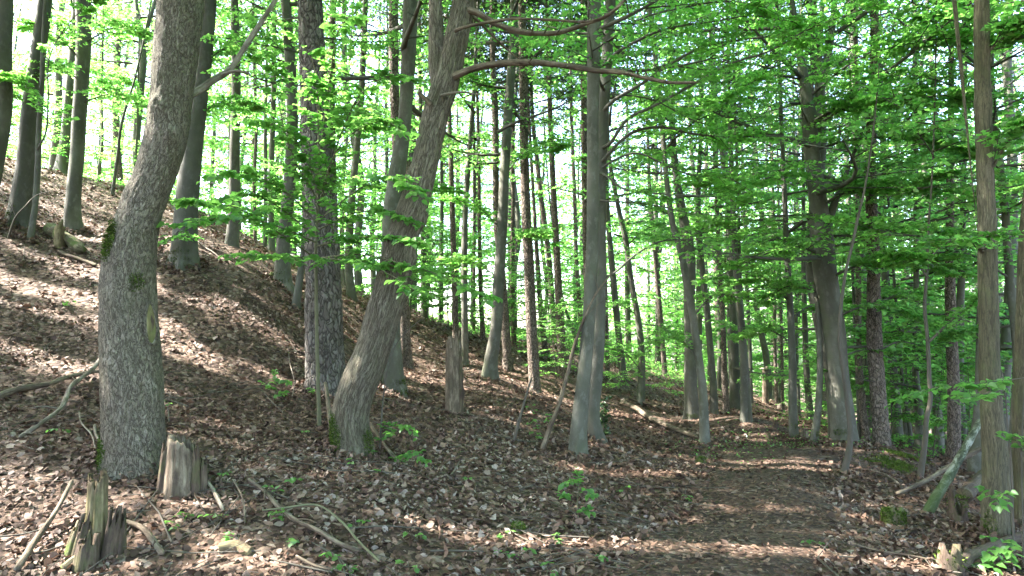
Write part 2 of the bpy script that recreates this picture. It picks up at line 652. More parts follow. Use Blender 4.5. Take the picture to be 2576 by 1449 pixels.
def mat_litter():
    nt = NT('dead_leaf')
    t = nt.attr('tone')
    col = nt.ramp(t, [(0.0, (.026, .0155, .0105)), (.25, (.069, .038, .0245)), (.48, (.13, .076, .050)), (.70, (.20, .130, .092)), (.88, (.245, .18, .14)), (1.0, (.31, .25, .21))])
    n = nt.noise(nt.n('ShaderNodeTexCoord').outputs['Object'], 45, 3)
    col = nt.mix(nt.ramp(n, [(.35, .35), (.6, 0.0)]), col, (.07, .042, .03))
    d = nt.n('ShaderNodeBsdfPrincipled')
    nt.set(d.inputs['Base Color'], col)
    d.inputs['Roughness'].default_value = .68
    d.inputs['Specular IOR Level'].default_value = .28
    tr = nt.n('ShaderNodeBsdfTranslucent')
    nt.set(tr.inputs['Color'], col)
    m = nt.n('ShaderNodeMixShader')
    m.inputs[0].default_value = .15
    nt.t.links.new(d.outputs[0], m.inputs[1])
    nt.t.links.new(tr.outputs[0], m.inputs[2])
    nt.t.links.new(m.outputs[0], nt.out.inputs[0])
    return nt.m


def mat_ground(name, path=False):
    nt = NT(name)
    v = nt.n('ShaderNodeTexCoord').outputs['Object']
    sc = 26 if path else 17
    cell = nt.voronoi(nt.mapping(v, (1, 1.15, 1)), sc, 'F1', 'Color')
    dist = nt.voronoi(nt.mapping(v, (1, 1.15, 1)), sc, 'F1', 'Distance')
    sepc = nt.n('ShaderNodeSeparateColor')
    nt.set(sepc.inputs[0], cell)
    k = .5 if path else .6
    col = nt.ramp(sepc.outputs[0], [(0.0, (.045 * k, .028 * k, .02 * k)), (.35, (.10 * k, .058 * k, .038 * k)), (.65, (.175 * k, .107 * k, .07 * k)), (.88, (.27 * k, .18 * k, .13 * k)), (1.0, (.36 * k, .28 * k, .22 * k))])
    big = nt.noise(v, .9, 5, .6)
    col = nt.mix(nt.ramp(big, [(.35, .5), (.6, 0.0)]), col, (.05, .032, .023))
    n2 = nt.noise(v, 60, 3)
    h = nt.math('ADD', nt.math('MULTIPLY', dist, -1.0), nt.math('MULTIPLY', n2, .4))
    nt.principled(col, .85, .2, nt.bump(h, .8, .03))
    return nt.m


def mat_moss():
    nt = NT('moss')
    t = nt.attr('tone')
    nt.principled(nt.ramp(t, [(0.0, (.03, .045, .01)), (.6, (.07, .105, .018)), (1.0, (.15, .18, .035))]), .95, .1)
    return nt.m


M = {
    'beech': mat_beech(),
    'fine': mat_furrow('fissured_bark', 64, 26, (.205, .173, .128), (.30, .263, .202), (.066, .052, .037), .3, 1.0, .012),
    'furrow': mat_furrow('furrowed_bark', 58, 8, (.19, .158, .115), (.275, .238, .18), (.064, .05, .035), .2, 1.0, .014),
    'rough': mat_furrow('rough_bark', 58, 6, (.10, .085, .052), (.175, .152, .098), (.045, .038, .024), .6, .6, .008),
    'pine': mat_pine('pine_bark', 27, 8, .55),
    'pine_plate': mat_pine('plated_pine_bark', 19, 5.2, .05),
    'dead': mat_deadwood('dead_wood', (.17, .13, .09), (.29, .24, .175), (.05, .036, .026)),
    'dead_pale': mat_deadwood('pale_dead_wood', (.22, .185, .145), (.33, .29, .24), (.09, .07, .05)),
    'rot': mat_deadwood('rotten_wood', (.20, .15, .085), (.32, .26, .15), (.06, .042, .028), .3),
    'dark_rot': mat_deadwood('dark_rotten_wood', (.10, .07, .05), (.165, .12, .09), (.04, .028, .021), .3),
    'mosslog': mat_deadwood('mossy_wood', (.14, .11, .07), (.22, .19, .12), (.05, .045, .025), .95),
    'scar': mat_deadwood('scar_wood', (.19, .165, .075), (.28, .245, .13), (.09, .08, .035), .6),
    'twig': mat_twig('twig_bark', (.055, .047, .036), (.11, .095, .075)),
    'twig_green': mat_twig('young_stem', (.085, .085, .045), (.16, .15, .09)),
    'birch': mat_birch(),
    'leaf': mat_leaf('beech_leaf', (.035, .085, .022), (.11, .18, .045), (.12, .42, .075), (.43, .84, .17), .60, .04),
    'lime': mat_leaf('lime_leaf', (.05, .13, .032), (.10, .21, .045), (.15, .46, .075), (.36, .70, .14), .5, .05),
    'needle': mat_leaf('pine_needle', (.02, .045, .018), (.045, .085, .03), (.03, .08, .02), (.08, .16, .03), .25, .05),
    'holly': mat_leaf('holly_leaf', (.012, .03, .010), (.03, .06, .018), (.02, .05, .01), (.05, .11, .02), .15, .04),
    'litter': mat_litter(),
    'floor': mat_ground('leaf_strewn_soil'),
    'path': mat_ground('trodden_leaf_mulch', True),
    'moss': mat_moss(),
}
# ------------------------------------------------------------------ ground and path
def grow(a, b, step, lo, hi, k=1.13):
    c = list(np.arange(a, b, step))
    s = step
    while c[-1] < hi:
        s *= k
        c.append(c[-1] + s)
    s = step
    while c[0] > lo:
        s *= k
        c.insert(0, c[0] - s)
    return np.array(c)


def grid_mesh(mb, X, Y, Z):
    a, b = X.shape
    i = np.arange(a - 1)[:, None] * b
    j = np.arange(b - 1)[None]
    q = np.stack([i + j, i + b + j, i + b + j + 1, i + j + 1], -1).reshape(-1, 4)
    mb.add(np.stack([X, Y, Z], -1), q)


gx = grow(-15, 12, .17, -300, 340)
gy = grow(2.4, 22, .17, -60, 420)
GX, GY = np.meshgrid(gx, gy, indexing='ij')
mb = MB()
grid_mesh(mb, GX, GY, H(GX, GY))
floor_o = mb.build('forest_floor', M['floor'])
tag(floor_o, 'brown leaf strewn forest slope rising from the footpath to a wooded crest', kind='structure')

path_px = [(1800, 1449), (1895, 1330), (1925, 1250), (1930, 1150), (1975, 1113), (1985, 1098), (1960, 1088)]
pc = ground_hit([p[0] for p in path_px], [p[1] for p in path_px])
pc = np.vstack([[[-.1, -3, 0], [.35, .5, 0], [.8, 2.6, 0]], pc, [[pc[-1][0] - 1.6, pc[-1][1] + 2.2, 0], [pc[-1][0] - 4.6, pc[-1][1] + 4.4, 0]]])
pcc, _, ps = resample(pc * [1, 1, 0], np.full(len(pc), .1), 170)
PT = norm(np.gradient(pcc, axis=0))
PN = np.stack([PT[:, 1], -PT[:, 0], PT[:, 0] * 0], -1)
tw = np.linspace(-1, 1, 19)
hw = .72 + .16 * (fbm(np.stack([ps * .8, ps * 0, ps * 0], -1), 3) - .5)
off = tw[None] * hw[:, None] * (1 + .35 * (fbm(np.stack([ps[:, None] * 1.3 + 0 * tw, 0 * ps[:, None] + np.sign(tw) * 5, 0 * ps[:, None] + 0 * tw], -1), 3) - .5))
PXY = pcc[:, None, :2] + PN[:, None, :2] * off[..., None]
PZ = H(PXY[..., 0], PXY[..., 1]) + .014 - .05 * np.clip((np.abs(tw)[None] - .8) / .2, 0, 1) ** 2
mb = MB()
grid_mesh(mb, PXY[..., 0], PXY[..., 1], PZ)
path_o = mb.build('path', M['path'])
tag(path_o, 'narrow trodden footpath covered in crushed brown leaves curving into the wood', kind='structure')
path_xy = pcc[:, :2]


def on_path(x, y):
    out = np.zeros(len(x))
    for i in range(0, len(x), 20000):
        d = np.sqrt(((np.stack([x, y], -1)[i:i + 20000, None] - path_xy[None, ::3]) ** 2).sum(-1)).min(1)
        out[i:i + 20000] = d
    return out


# ------------------------------------------------------------------ fallen leaves
rng = np.random.default_rng(11)
bands = [(2.6, 6.0, 1050, 1.0), (6.0, 9.5, 740, 1.05), (9.5, 15, 300, 1.25), (15, 24, 95, 1.75), (24, 36, 26, 2.6)]
Ls = []
for (a, b, dens, sc) in bands:
    w0, w1 = 2 * (.80 * a + 1.3), 2 * (.80 * b + 1.3)
    n = int(dens * (b - a) * (w0 + w1) / 2)
    y = a + (b - a) * rng.random(n)
    x = (rng.random(n) * 2 - 1) * (.80 * y + 1.3)
    Ls.append(np.stack([x, y, np.full(n, sc)], -1))
Ls = np.concatenate(Ls)
dp = on_path(Ls[:, 0], Ls[:, 1])
keep = (dp > .62) | (rng.random(len(Ls)) < .42)
pat = fbm(np.stack([Ls[:, 0] * .9, Ls[:, 1] * .9, Ls[:, 0] * 0 + 3], -1), 3)
keep &= rng.random(len(Ls)) < np.clip((pat - .22) * 4.0, .35, 1)
Ls, dp = Ls[keep], dp[keep]
x, y, sc = Ls.T
e = .06
z = H(x, y)
zx = (H0(x + e, y) - H0(x - e, y)) / (2 * e)
zy = (H0(x, y + e) - H0(x, y - e)) / (2 * e)
Nn = norm(np.stack([-zx, -zy, np.ones_like(x)], -1))
n = len(x)
N = norm(Nn + rng.normal(0, .46, (n, 3)) * np.where(dp < .6, .5, 1.0)[:, None])
az = rng.random(n) * 2 * np.pi
Tv = np.stack([np.cos(az), np.sin(az), np.zeros(n)], -1)
Tv = norm(Tv - N * (Tv * N).sum(-1, keepdims=True))
bit = rng.random(n) < .34
L = np.where(bit, .016 + .018 * rng.random(n), .032 + .052 * rng.random(n) ** 1.5) * sc * np.where(dp < .6, .75, 1.0)
W = L * (.42 + .42 * rng.random(n))
small = dp < .62
matt = fbm(np.stack([x * .55, y * .55, x * 0 + 8], -1), 4)
tone = np.clip(rng.beta(1.35, 1.75, n) * np.clip(.45 + 1.15 * matt, .6, 1.25) * np.where(small, .78, 1.0), 0, 1)
Pp = np.stack([x, y, z + .008 + .022 * rng.random(n) + np.where(small, .012, 0)], -1) - Tv * L[:, None] * .5
mb = MB()
near = y < 9.5
big_leaf(mb, Pp[near], Tv[near], N[near], L[near], W[near], tone[near], rng.normal(.04, .22, near.sum()), rng.normal(.10, .34, near.sum()))
leaf_quads(mb, Pp[~near], Tv[~near], N[~near], L[~near], W[~near] * 1.25, tone[~near])
lit = mb.build('fallen_leaves', M['litter'], smooth=False, tone=True)
tag(lit, 'carpet of dry brown beech leaves lying over the forest slope', kind='stuff')
print('litter', n, 'terrain', len(gx) * len(gy), round(time.perf_counter() - T_START, 1))

# twigs lying in the leaves: too many to count
n = 900
y = 3.2 + 13 * rng.random(n) ** 1.4
x = (rng.random(n) * 2 - 1) * (.8 * y + .5)
dpt = on_path(x, y)
k = dpt > .5
x, y = x[k], y[k]
n = len(x)
mb = MB()
az = rng.random(n) * np.pi
ln = .08 + .45 * rng.random(n) ** 2
dx, dy = np.cos(az) * ln, np.sin(az) * ln
xs = np.stack([x - dx, x, x + dx], 1)
ys = np.stack([y - dy, y, y + dy], 1)
bend = rng.normal(0, .12, n) * ln
xs[:, 1] += -np.sin(az) * bend
ys[:, 1] += np.cos(az) * bend
zs = H(xs, ys) + .03
zs[:, 2] += .05 * rng.random(n) * ln / .5
PA = np.stack([xs, ys, zs], -1)
rad = .0025 + .006 * rng.random(n) ** 2
prisms(mb, PA[:, 0], PA[:, 1], rad, rad * .85, 4)
prisms(mb, PA[:, 1], PA[:, 2], rad * .85, rad * .45, 4)
o = mb.build('fallen_twigs', M['twig'], bark=True)
tag(o, 'thin dry twigs scattered among the fallen leaves', kind='stuff')


# ------------------------------------------------------------------ growing things
Z3 = np.array([0, 0, 1.0])


def twig_leaves(rng, A, D, ln, nl, L, droop=.10, flat=.33, ang=55):
    """nl leaves alternating along each straight drooping twig."""
    n = len(A)
    D = norm(D)
    ln = np.broadcast_to(ln, (n,))
    S = norm(np.cross(np.broadcast_to(Z3, D.shape), D) + 1e-6)
    k = np.arange(nl)
    s = (k[None] + .5 + rng.uniform(-.35, .35, (n, nl))) / nl * ln[:, None]
    pos = A[:, None] + D[:, None] * s[..., None]
    pos[..., 2] -= droop * s ** 2 / np.maximum(ln[:, None], .05)
    side = np.where((k % 2) == 0, 1.0, -1.0)[None] * np.ones((n, 1))
    a = np.radians(ang + rng.normal(0, 14, (n, nl))) * side
    T = D[:, None] * np.cos(a)[..., None] + S[:, None] * np.sin(a)[..., None]
    T = T + rng.normal(0, .18, T.shape)
    T[..., 2] -= .22
    N = Z3 + rng.normal(0, flat, T.shape)
    LL = L * rng.uniform(.7, 1.25, (n, nl))
    return pos.reshape(-1, 3), T.reshape(-1, 3), N.reshape(-1, 3), LL.ravel()


def side_twigs(rng, poly, n_tw, tw_len, t0=.12, ang=(35, 70), rise=.05):
    """Twigs leaving both sides of a branch polyline, shorter towards its tip."""
    C, _, s = resample(poly, np.zeros(len(poly)), 24)
    T = norm(np.gradient(C, axis=0))
    t = np.sort(rng.uniform(t0, 1, n_tw))
    f = t * (len(C) - 1)
    i = np.minimum(f.astype(int), len(C) - 2)
    A = C[i] + (C[i + 1] - C[i]) * (f - i)[:, None]
    d = T[i]
    S = norm(np.cross(np.broadcast_to(Z3, d.shape), d) + 1e-6)
    sd = np.where(np.arange(n_tw) % 2 == 0, 1.0, -1.0)
    a = np.radians(rng.uniform(*ang, n_tw)) * sd
    D = d * np.cos(a)[:, None] + S * np.sin(a)[:, None]
    D[:, 2] += rng.normal(rise, .14, n_tw)
    ln = tw_len * (1.05 - .65 * t) * rng.uniform(.6, 1.25, n_tw)
    return A, norm(D), ln


def crown(rng, axis, h0, h1, R, nl, nsub, ntw, nlf, L, low=.55, up=(8, 62), lod=None, carve=None, limb_r=.045, flat=.7):
    """Limbs spiral up the stem, carry side branches, twigs and leaves. Returns leaf arrays and a limb mesh builder."""
    lm = MB()
    SA, SD, SL = [], [], []
    ga = rng.random() * 6.28
    for i in range(nl):
        f = (i + .5) / nl
        h = h0 + (h1 - h0) * f ** 1.1
        p0 = axis(h)
        az = ga + i * 2.39996 + rng.normal(0, .35)
        prof = low + (1 - low) * math.sin(min(1, f * 1.7) * math.pi / 2)
        if f > .55:
            prof *= max(.25, 1 - ((f - .55) / .45) ** 1.6 * .8)
        ln = R * prof * rng.uniform(.7, 1.2)
        el = math.radians(up[0] + (up[1] - up[0]) * f ** 1.3 + rng.normal(0, 7))
        t = np.linspace(0, 1, 6)
        hd = np.array([math.cos(az), math.sin(az), 0])
        sd = np.array([-hd[1], hd[0], 0])
        wig = rng.normal(0, .07) * ln
        pts = p0 + hd * (t * ln * math.cos(el))[:, None] + Z3 * ((t * math.sin(el) + .10 * (t * t - t) * (1.5 - 2 * f)) * ln)[:, None] + sd * (np.sin(t * 4 + i) * wig)[:, None]
        r0 = limb_r * (1.1 - .7 * f) * (.6 + .4 * ln / R)
        tube(lm, pts, r0 * (1.0 - .85 * t), 8, 5)
        ts = np.linspace(.16, 1.0, nsub) + rng.uniform(-.04, .04, nsub)
        ts = np.clip(ts, 0, .99)
        idx = ts * 5
        ii = np.minimum(idx.astype(int), 4)
        A = pts[ii] + (pts[ii + 1] - pts[ii]) * (idx - ii)[:, None]
        d = norm(pts[ii + 1] - pts[ii])
        S = norm(np.cross(np.broadcast_to(Z3, d.shape), d))
        a = np.radians(rng.uniform(30, 68, nsub)) * np.where(np.arange(nsub) % 2 == 0, 1, -1)
        a[-1] *= .15
        D = d * np.cos(a)[:, None] + S * np.sin(a)[:, None]
        D[:, 2] = D[:, 2] * .5 + rng.normal(.02, .14, nsub)
        SA.append(A)
        SD.append(norm(D))
        SL.append(ln * .48 * (1.15 - .6 * ts) * rng.uniform(.7, 1.2, nsub))
    SA, SD, SL = np.concatenate(SA), np.concatenate(SD), np.concatenate(SL)
    prisms(lm, SA, SA + SD * SL[:, None], .010 + .004 * SL, .003)
    n = len(SA)
    t = (np.arange(ntw)[None] + rng.uniform(0, .9, (n, ntw)) + .4) / ntw
    TA = SA[:, None] + SD[:, None] * (SL[:, None] * t)[..., None]
    S = norm(np.cross(np.broadcast_to(Z3, SD.shape), SD) + 1e-6)
    a = np.radians(rng.uniform(25, 65, (n, ntw))) * np.where(np.arange(ntw) % 2 == 0, 1, -1)[None]
    TD = SD[:, None] * np.cos(a)[..., None] + S[:, None] * np.sin(a)[..., None]
    TD[..., 2] += rng.normal(0, .18, TD.shape[:2])
    TL = (.25 + .4 * SL[:, None]) * (1.1 - .5 * t) * rng.uniform(.6, 1.2, (n, ntw))
    TA, TD, TL = TA.reshape(-1, 3), norm(TD.reshape(-1, 3)), TL.ravel()
    P, T, N, LL = twig_leaves(rng, TA, TD, TL, nlf, L, .12, flat)
    if carve is not None:
        k = carve(P)
        P, T, N, LL = P[k], T[k], N[k], LL[k]
    if lod is not None:
        LL = LL * lod(P)
    return (P, T, N, LL), lm


def leaf_mesh(rng, leaves, name, mat, origin=(0, 0, 0), wr=.66, big=False):
    P, T, N, LL = leaves
    mb = MB()
    tone = np.clip(rng.beta(1.15, 1.25, len(P)), 0, 1)
    if big:
        big_leaf(mb, P, T, N, LL, LL * wr, tone)
    else:
        leaf_quads(mb, P, T, N, LL, LL * wr, tone)
    me = mb.mesh(name, origin, smooth=False, tone=True)
    me.materials.append(mat)
    return me


# openings in the canopy: sun patches on the ground (centre, half width across the sun, half length along it)
GAPS = []


def gap(px, py, wy, wx):
    c = ground_hit(px, py)[0]
    GAPS.append((c, wy, wx))


_e1 = norm(np.cross(SUN_DIR, Z3))
_e2 = np.cross(_e1, SUN_DIR)


def carve(P):
    keep = np.ones(len(P), bool)
    for (c, wy, wx) in GAPS:
        q = P - c
        along = q @ SUN_DIR
        a = q @ _e1
        b = q @ _e2
        r = (a / wy) ** 2 + (b / (wx * .73)) ** 2
        keep &= ~((along > .2) & (r < 1))
    return keep


def lod_of(P):
    up = P[:, 2] - (P[:, 1] * .53 + .8)
    return np.where((up > 0) | (P[:, 1] < 2) | (np.abs(P[:, 0]) > P[:, 1] * .85 + 1), 1.75, 1.0)


# ------------------------------------------------------------------ trunks
class Trunk:
    pass


def trunk_mesh(mb, P, R, seg, m1, m2, Lvis, seed, flare=.5, flare_h=.16, lobes=5, lump=.05, fur=None, bumps=(), z0=.35):
    C, r, s = resample(P, R, 400)
    u = np.concatenate([np.linspace(0, min(Lvis, s[-1]), m1), np.linspace(min(Lvis, s[-1]), s[-1], m2 + 1)[1:]]) if s[-1] > Lvis + .1 else np.linspace(0, s[-1], m1)
    C = np.stack([np.interp(u, s, C[:, k]) for k in range(3)], -1)
    r = np.interp(u, s, r)
    m = len(u)
    T = norm(np.gradient(C, u, axis=0))
    U = np.empty_like(C)
    v = np.array([0, -1.0, 0])
    for i in range(m):
        v = v - T[i] * (v @ T[i])
        v /= np.linalg.norm(v)
        U[i] = v
    V = np.cross(T, U)
    th = np.linspace(0, 2 * np.pi, seg, endpoint=False)
    TH = np.repeat(th[None], m, 0)
    S = np.repeat(u[:, None], seg, 1)
    rr = np.repeat(r[:, None], seg, 1)
    g = np.exp(-np.maximum(S - z0, -.1) / flare_h)
    ph = seed * 1.7
    lob = 1 + .7 * np.cos(lobes * TH + ph) + .4 * np.cos((lobes - 2) * TH + 2 * ph)
    d = rr * flare * .42 * g * np.maximum(lob, .02) ** 1.3
    cs = np.stack([np.cos(TH) * 1.1, np.sin(TH) * 1.1, S * 1.3], -1)
    d += rr * lump * 2 * (fbm(cs + seed * 7.7, 3) - .5)
    d += rr * lump * .8 * (vnoise(np.stack([np.cos(TH) * 3, np.sin(TH) * 3, S * 4], -1) + seed) - .5)
    if fur:
        a, kx, kz = fur
        q = np.stack([np.cos(TH) * rr * kx, np.sin(TH) * rr * kx, S * kz], -1)
        q = q + .8 * (fbm(q * .3, 2) - .5)[..., None]
        n1 = 1 - np.abs(2 * vnoise(q + seed) - 1)
        n2 = vnoise(q * 2.2 + 31)
        d += a * (np.minimum(1, (1 - n1) * 2.2) - .5 + .35 * (n2 - .5))
    for (bs, bt, amp, sz) in bumps:
        dt = (TH - bt + np.pi) % (2 * np.pi) - np.pi
        q2 = ((S - bs) / sz) ** 2 + (dt * rr / sz) ** 2
        d += amp * np.exp(-q2) - amp * .55 * np.exp(-q2 * 9)
    rr2 = np.maximum(rr + d, .004)
    rr2[-1] = .002
    vv = C[:, None] + U[:, None] * (np.cos(TH) * rr2)[..., None] + V[:, None] * (np.sin(TH) * rr2)[..., None]
    bark = np.stack([np.cos(TH) * rr, np.sin(TH) * rr, S + seed * 3.1], -1)
    i = np.arange(m - 1)[:, None] * seg
    j = np.arange(seg)[None]
    jn = (j + 1) % seg
    q = np.stack([i + j, i + jn, i + seg + jn, i + seg + j], -1).reshape(-1, 4)
    mb.add(vv, q, bark)
    t = Trunk()
    t.C, t.r, t.s, t.U, t.V, t.T, t.vv, t.seg = C, r, u, U, V, T, vv, seg
    return t


def surf(t, s, th):
    i = int(np.argmin(abs(t.s - s)))
    j = int(round((th % (2 * np.pi)) / (2 * np.pi) * t.seg)) % t.seg
    p = t.vv[i, j]
    return p, norm(p - t.C[i] - t.T[i] * ((p - t.C[i]) @ t.T[i])), t.T[i]


def s_at_z(t, z):
    return float(np.interp(z, t.C[:, 2], t.s))


TREES = {}
VARIANTS = {}


def axis_of(t, base):
    def f(h):
        z = base[2] + h
        return np.array([np.interp(z, t.C[:, 2], t.C[:, k]) for k in (0, 1)] + [min(z, t.C[-1, 2])])
    return f


def wobble(P, seed, amp):
    P = P.copy()
    P[:, 1] += amp * (fbm(np.stack([P[:, 2] * .35 + seed * 5.3, P[:, 2] * 0, P[:, 2] * 0], -1), 2) - .5) * np.clip((P[:, 2] - P[0, 2]) / 1.5, 0, 1)
    return P


def trunk_path(pts, d, base, top_h, seed, amp=.5):
    px = np.array([p[0] for p in pts], float)
    py = np.array([p[1] for p in pts], float)
    w = np.array([p[2] for p in pts], float)
    P = at(px, py, np.full(len(pts), d))
    dz = np.gradient(P[:, 2])
    dxz = np.gradient(P[:, 0])
    R = w * .5 * d / F * np.abs(dz) / np.sqrt(dz ** 2 + dxz ** 2)
    P[:, 2] += base[2] - P[0, 2]
    # what shows at the foot is the flare's job
    R[0] = min(R[0], R[1] * 1.06) if len(R) > 1 else R[0]
    P = wobble(P, seed, amp)
    P = np.vstack([P[0] - [0, 0, .35], P])
    R = np.concatenate([[R[0] * 1.05], R])
    top = P[-1]
    hr = top[2] - base[2]
    if hr < top_h - 1:
        dirv = norm((P[-1] - P[-2])[None])[0]
        n = 3
        for k in range(1, n + 1):
            dirv = norm((dirv * .75 + Z3 * .25)[None])[0]
            P = np.vstack([P, P[-1] + dirv * (top_h - hr) / n])
            R = np.append(R, R[-1] * (.82 if k < n else .45))
    return P, R


def add_tree(key, kind, bark, pts, dh, label, group=None, name=None, top_h=17.0, c0=6.0, cr=3.2, leafy='auto', seg=None, fur=None, bumps=(), flare=.45, flare_h=.16, lobes=5, lump=.05, amp=.5, roots=None, limbs=22, leaves=9, forks=()):
    seed = len(TREES) + 1
    rg = np.random.default_rng(100 + seed)
    hit = ground_hit(pts[0][0], pts[0][1])[0]
    d = hit[1] if not np.isnan(hit[1]) and abs(hit[1] - dh) < .3 * dh else dh
    if abs(d - dh) > .12 * dh or np.isnan(hit[1]) or d == dh:
        print('tree', key, 'hint', dh, 'hit', hit[1])
    b = at(pts[0][0], pts[0][1], d)
    base = np.array([b[0], b[1], float(H(b[0], b[1]))])
    P, R = trunk_path(pts, d, base, top_h, seed, amp)
    wpx = pts[min(1, len(pts) - 1)][2] * .4
    sg = seg or int(np.clip(wpx * 1.1, 8, 28))
    lvis = (d * .6 + 2.2) - base[2]
    root = empty(name or (kind + '_tree'), base, label, 'tree', group)
    mbt = MB()
    m1 = int(np.clip(lvis / .09, 14, 60)) if fur is None else int(lvis / .028)
    t = trunk_mesh(mbt, P, R, sg, m1, 7, lvis, seed, flare, flare_h, lobes, lump, fur, bumps)
    mbt.build('trunk', M[bark], root, base, bark=True)
    t.base, t.d, t.root, t.bark, t.rg = base, d, root, bark, rg
    for fp in forks:
        fpx = np.array(fp, float)
        FP = at(fpx[:, 0], fpx[:, 1], np.full(len(fpx), d))
        yy = np.interp(FP[:, 2], t.C[:, 2], t.C[:, 1])
        FP[:, 1] = yy
        FR = fpx[:, 2] * .5 * d / F
        if FP[-1, 2] < base[2] + top_h - 3:
            dirv = norm((FP[-1] - FP[-2])[None])[0]
            for k in range(3):
                dirv = norm((dirv * .8 + Z3 * .2)[None])[0]
                FP = np.vstack([FP, FP[-1] + dirv * (base[2] + top_h - 2 - FP[-1, 2]) / (3 - k)])
                FR = np.append(FR, FR[-1] * .7)
        mbf = MB()
        tube(mbf, FP, FR, 40, max(8, sg - 4), lambda TH, S, r: r * .10 * (vnoise(np.stack([np.cos(TH) * 1.3, np.sin(TH) * 1.3, S * 2], -1) + seed) - .5))
        mbf.build('stem', M[bark], root, base, bark=True)
    TREES[key] = t
    if leafy == 'none':
        return t
    if leafy == 'auto':
        leafy = 'own' if d < 15 else 'shared'
    if leafy == 'own':
        ax = axis_of(t, base)
        if kind == 'pine':
            lv, lm = crown(rg, ax, max(c0, 9.0), top_h, 2.2, 20, 6, 6, 14, .13, .7, (0, 50), None, carve, .03, .9)
            cm = leaf_mesh(rg, lv, 'needles', M['needle'], base, .22)
            crown_name = 'needles'
        else:
            lv, lm = crown(rg, ax, c0, top_h, cr, limbs, 7, 6, leaves, .085, .55, (6, 60), lambda P: np.where(lod_of(P) > 1, 1.3, 1.0), lambda P: carve(P) & ~((lod_of(P) > 1) & (rg.random(len(P)) < .50)), min(.06, t.r[5] * .35))
            cm = leaf_mesh(rg, lv, 'foliage', M['leaf'], base)
            crown_name = 'foliage'
        part(crown_name, cm, root, 'stuff')
        lm.build('limbs', M[bark], root, base, bark=True)
    else:
        vs = VARIANTS['pine' if kind == 'pine' else ('low' if leafy == 'low' else 'thin' if (-7 < base[0] < 6 and 15 < base[1] < 28) else 'beech')]
        v = vs[seed % len(vs)]
        sc = float(top_h / 17.0)
        # stand the shared crown along this stem
        zt = base[2] + .6 * top_h
        top = np.array([np.interp(zt, t.C[:, 2], t.C[:, k]) for k in (0, 1)] + [zt]) - base
        q = Vector(top).to_track_quat('Z', 'Y').to_matrix().to_4x4() @ Matrix.Rotation(seed * 2.3, 4, 'Z') @ Matrix.Scale(sc, 4)
        for (nm, me, kd) in v:
            o = part(nm, me, root, kd)
            o.matrix_basis = q
    return t


def tree_branch(t, px, d0, d1, r0, r1, mat=None, name='branch', label=None, rings=None, leafy=None, parent=None, droop=0):
    """A branch drawn through pixel points; its depth runs from d0 to d1."""
    px = np.array(px, float)
    n = len(px)
    f = np.linspace(0, 1, n)
    P = at(px[:, 0], px[:, 1], d0 + (d1 - d0) * f)
    # start inside the stem
    R = r0 + (r1 - r0) * f ** .8
    mbb = MB()
    sd = int(px[0, 0])
    tube(mbb, P, R, rings or max(10, n * 5), 8, lambda TH, S, r: r * .35 * (vnoise(np.stack([np.cos(TH) * 1.5, np.sin(TH) * 1.5, S * 9], -1) + sd) - .5))
    o = mbb.build(name, M[mat or t.bark], t.root, t.base, bark=True, label=label)
    return P


def foliage_part(t, groups, name='foliage', L=.08, mat='leaf', tw=None):
    """Leaves (and their twigs) along branch polylines of a tree: groups of (poly, n_twigs, twig_len, leaves per twig)."""
    rg = t.rg
    out = [[], [], [], []]
    mbt = MB()
    for (poly, ntw, tl, nlf) in groups:
        A, D, ln = side_twigs(rg, poly, ntw, tl)
        prisms(mbt, A, A + D * ln[:, None] - Z3 * (.08 * ln)[:, None], .006, .002)
        # second order
        A2 = np.concatenate([A + D * (ln * q)[:, None] for q in (.3, .5, .7)])
        S = np.cross(np.broadcast_to(Z3, D.shape), D)
        D2 = np.concatenate([norm(D * .6 + S * .75 * sg) for sg in (1, -1, 1)])
        l2 = np.concatenate([ln * .5, ln * .45, ln * .35])
        A, D, ln = np.concatenate([A, A2]), np.concatenate([D, D2]), np.concatenate([ln, l2])
        for k, v in enumerate(twig_leaves(rg, A, D, ln, nlf, L, .08, .55)):
            out[k].append(v)
    lv = [np.concatenate(v) for v in out]
    me = leaf_mesh(rg, lv, name, M[mat], t.base)
    part(name, me, t.root, 'stuff')
    mbt.build('twigs', M['twig'], t.root, t.base, bark=True, kind='stuff')


# shared crowns for the trees further in
def variant(kind, i):
    rg = np.random.default_rng(900 + i * 7 + len(kind))
    ax = lambda h: np.array([0, 0, float(h)])
    if kind == 'pine':
        lv, lm = crown(rg, ax, 8.5, 17, 2.3, 22, 6, 5, 12, .16, .7, (0, 50), None, None, .03, .9)
        return [('needles', leaf_mesh(rg, lv, 'needles', M['needle'], (0, 0, 0), .25), 'stuff'), ('limbs', _lm(lm, 'pine'), None)]
    c0 = {'beech': 3.8, 'low': 1.6, 'thin': 4.6}[kind]
    R = {'beech': 3.4, 'low': 3.0, 'thin': 3.2}[kind]
    nl = {'beech': 27, 'low': 30, 'thin': 17}[kind]
    thin = lambda P: ~((P[:, 2] > 8.0) & (rg.random(len(P)) < .85))
    lv, lm = crown(rg, ax, c0 + rg.uniform(-.6, .8), 17, R, nl, 6, 5, 9, .125, .6, (2, 58), None, thin, .045)
    return [('foliage', leaf_mesh(rg, lv, 'foliage', M['leaf']), 'stuff'), ('limbs', _lm(lm, 'beech'), None)]


def _lm(lm, mat):
    me = lm.mesh('limbs', bark=True)
    me.materials.append(M[mat])
    return me


for kd, cnt in (('beech', 4), ('low', 4), ('thin', 3), ('pine', 2)):
    VARIANTS[kd] = [variant(kd, i) for i in range(cnt)]
print('variants', round(time.perf_counter() - T_START, 1))
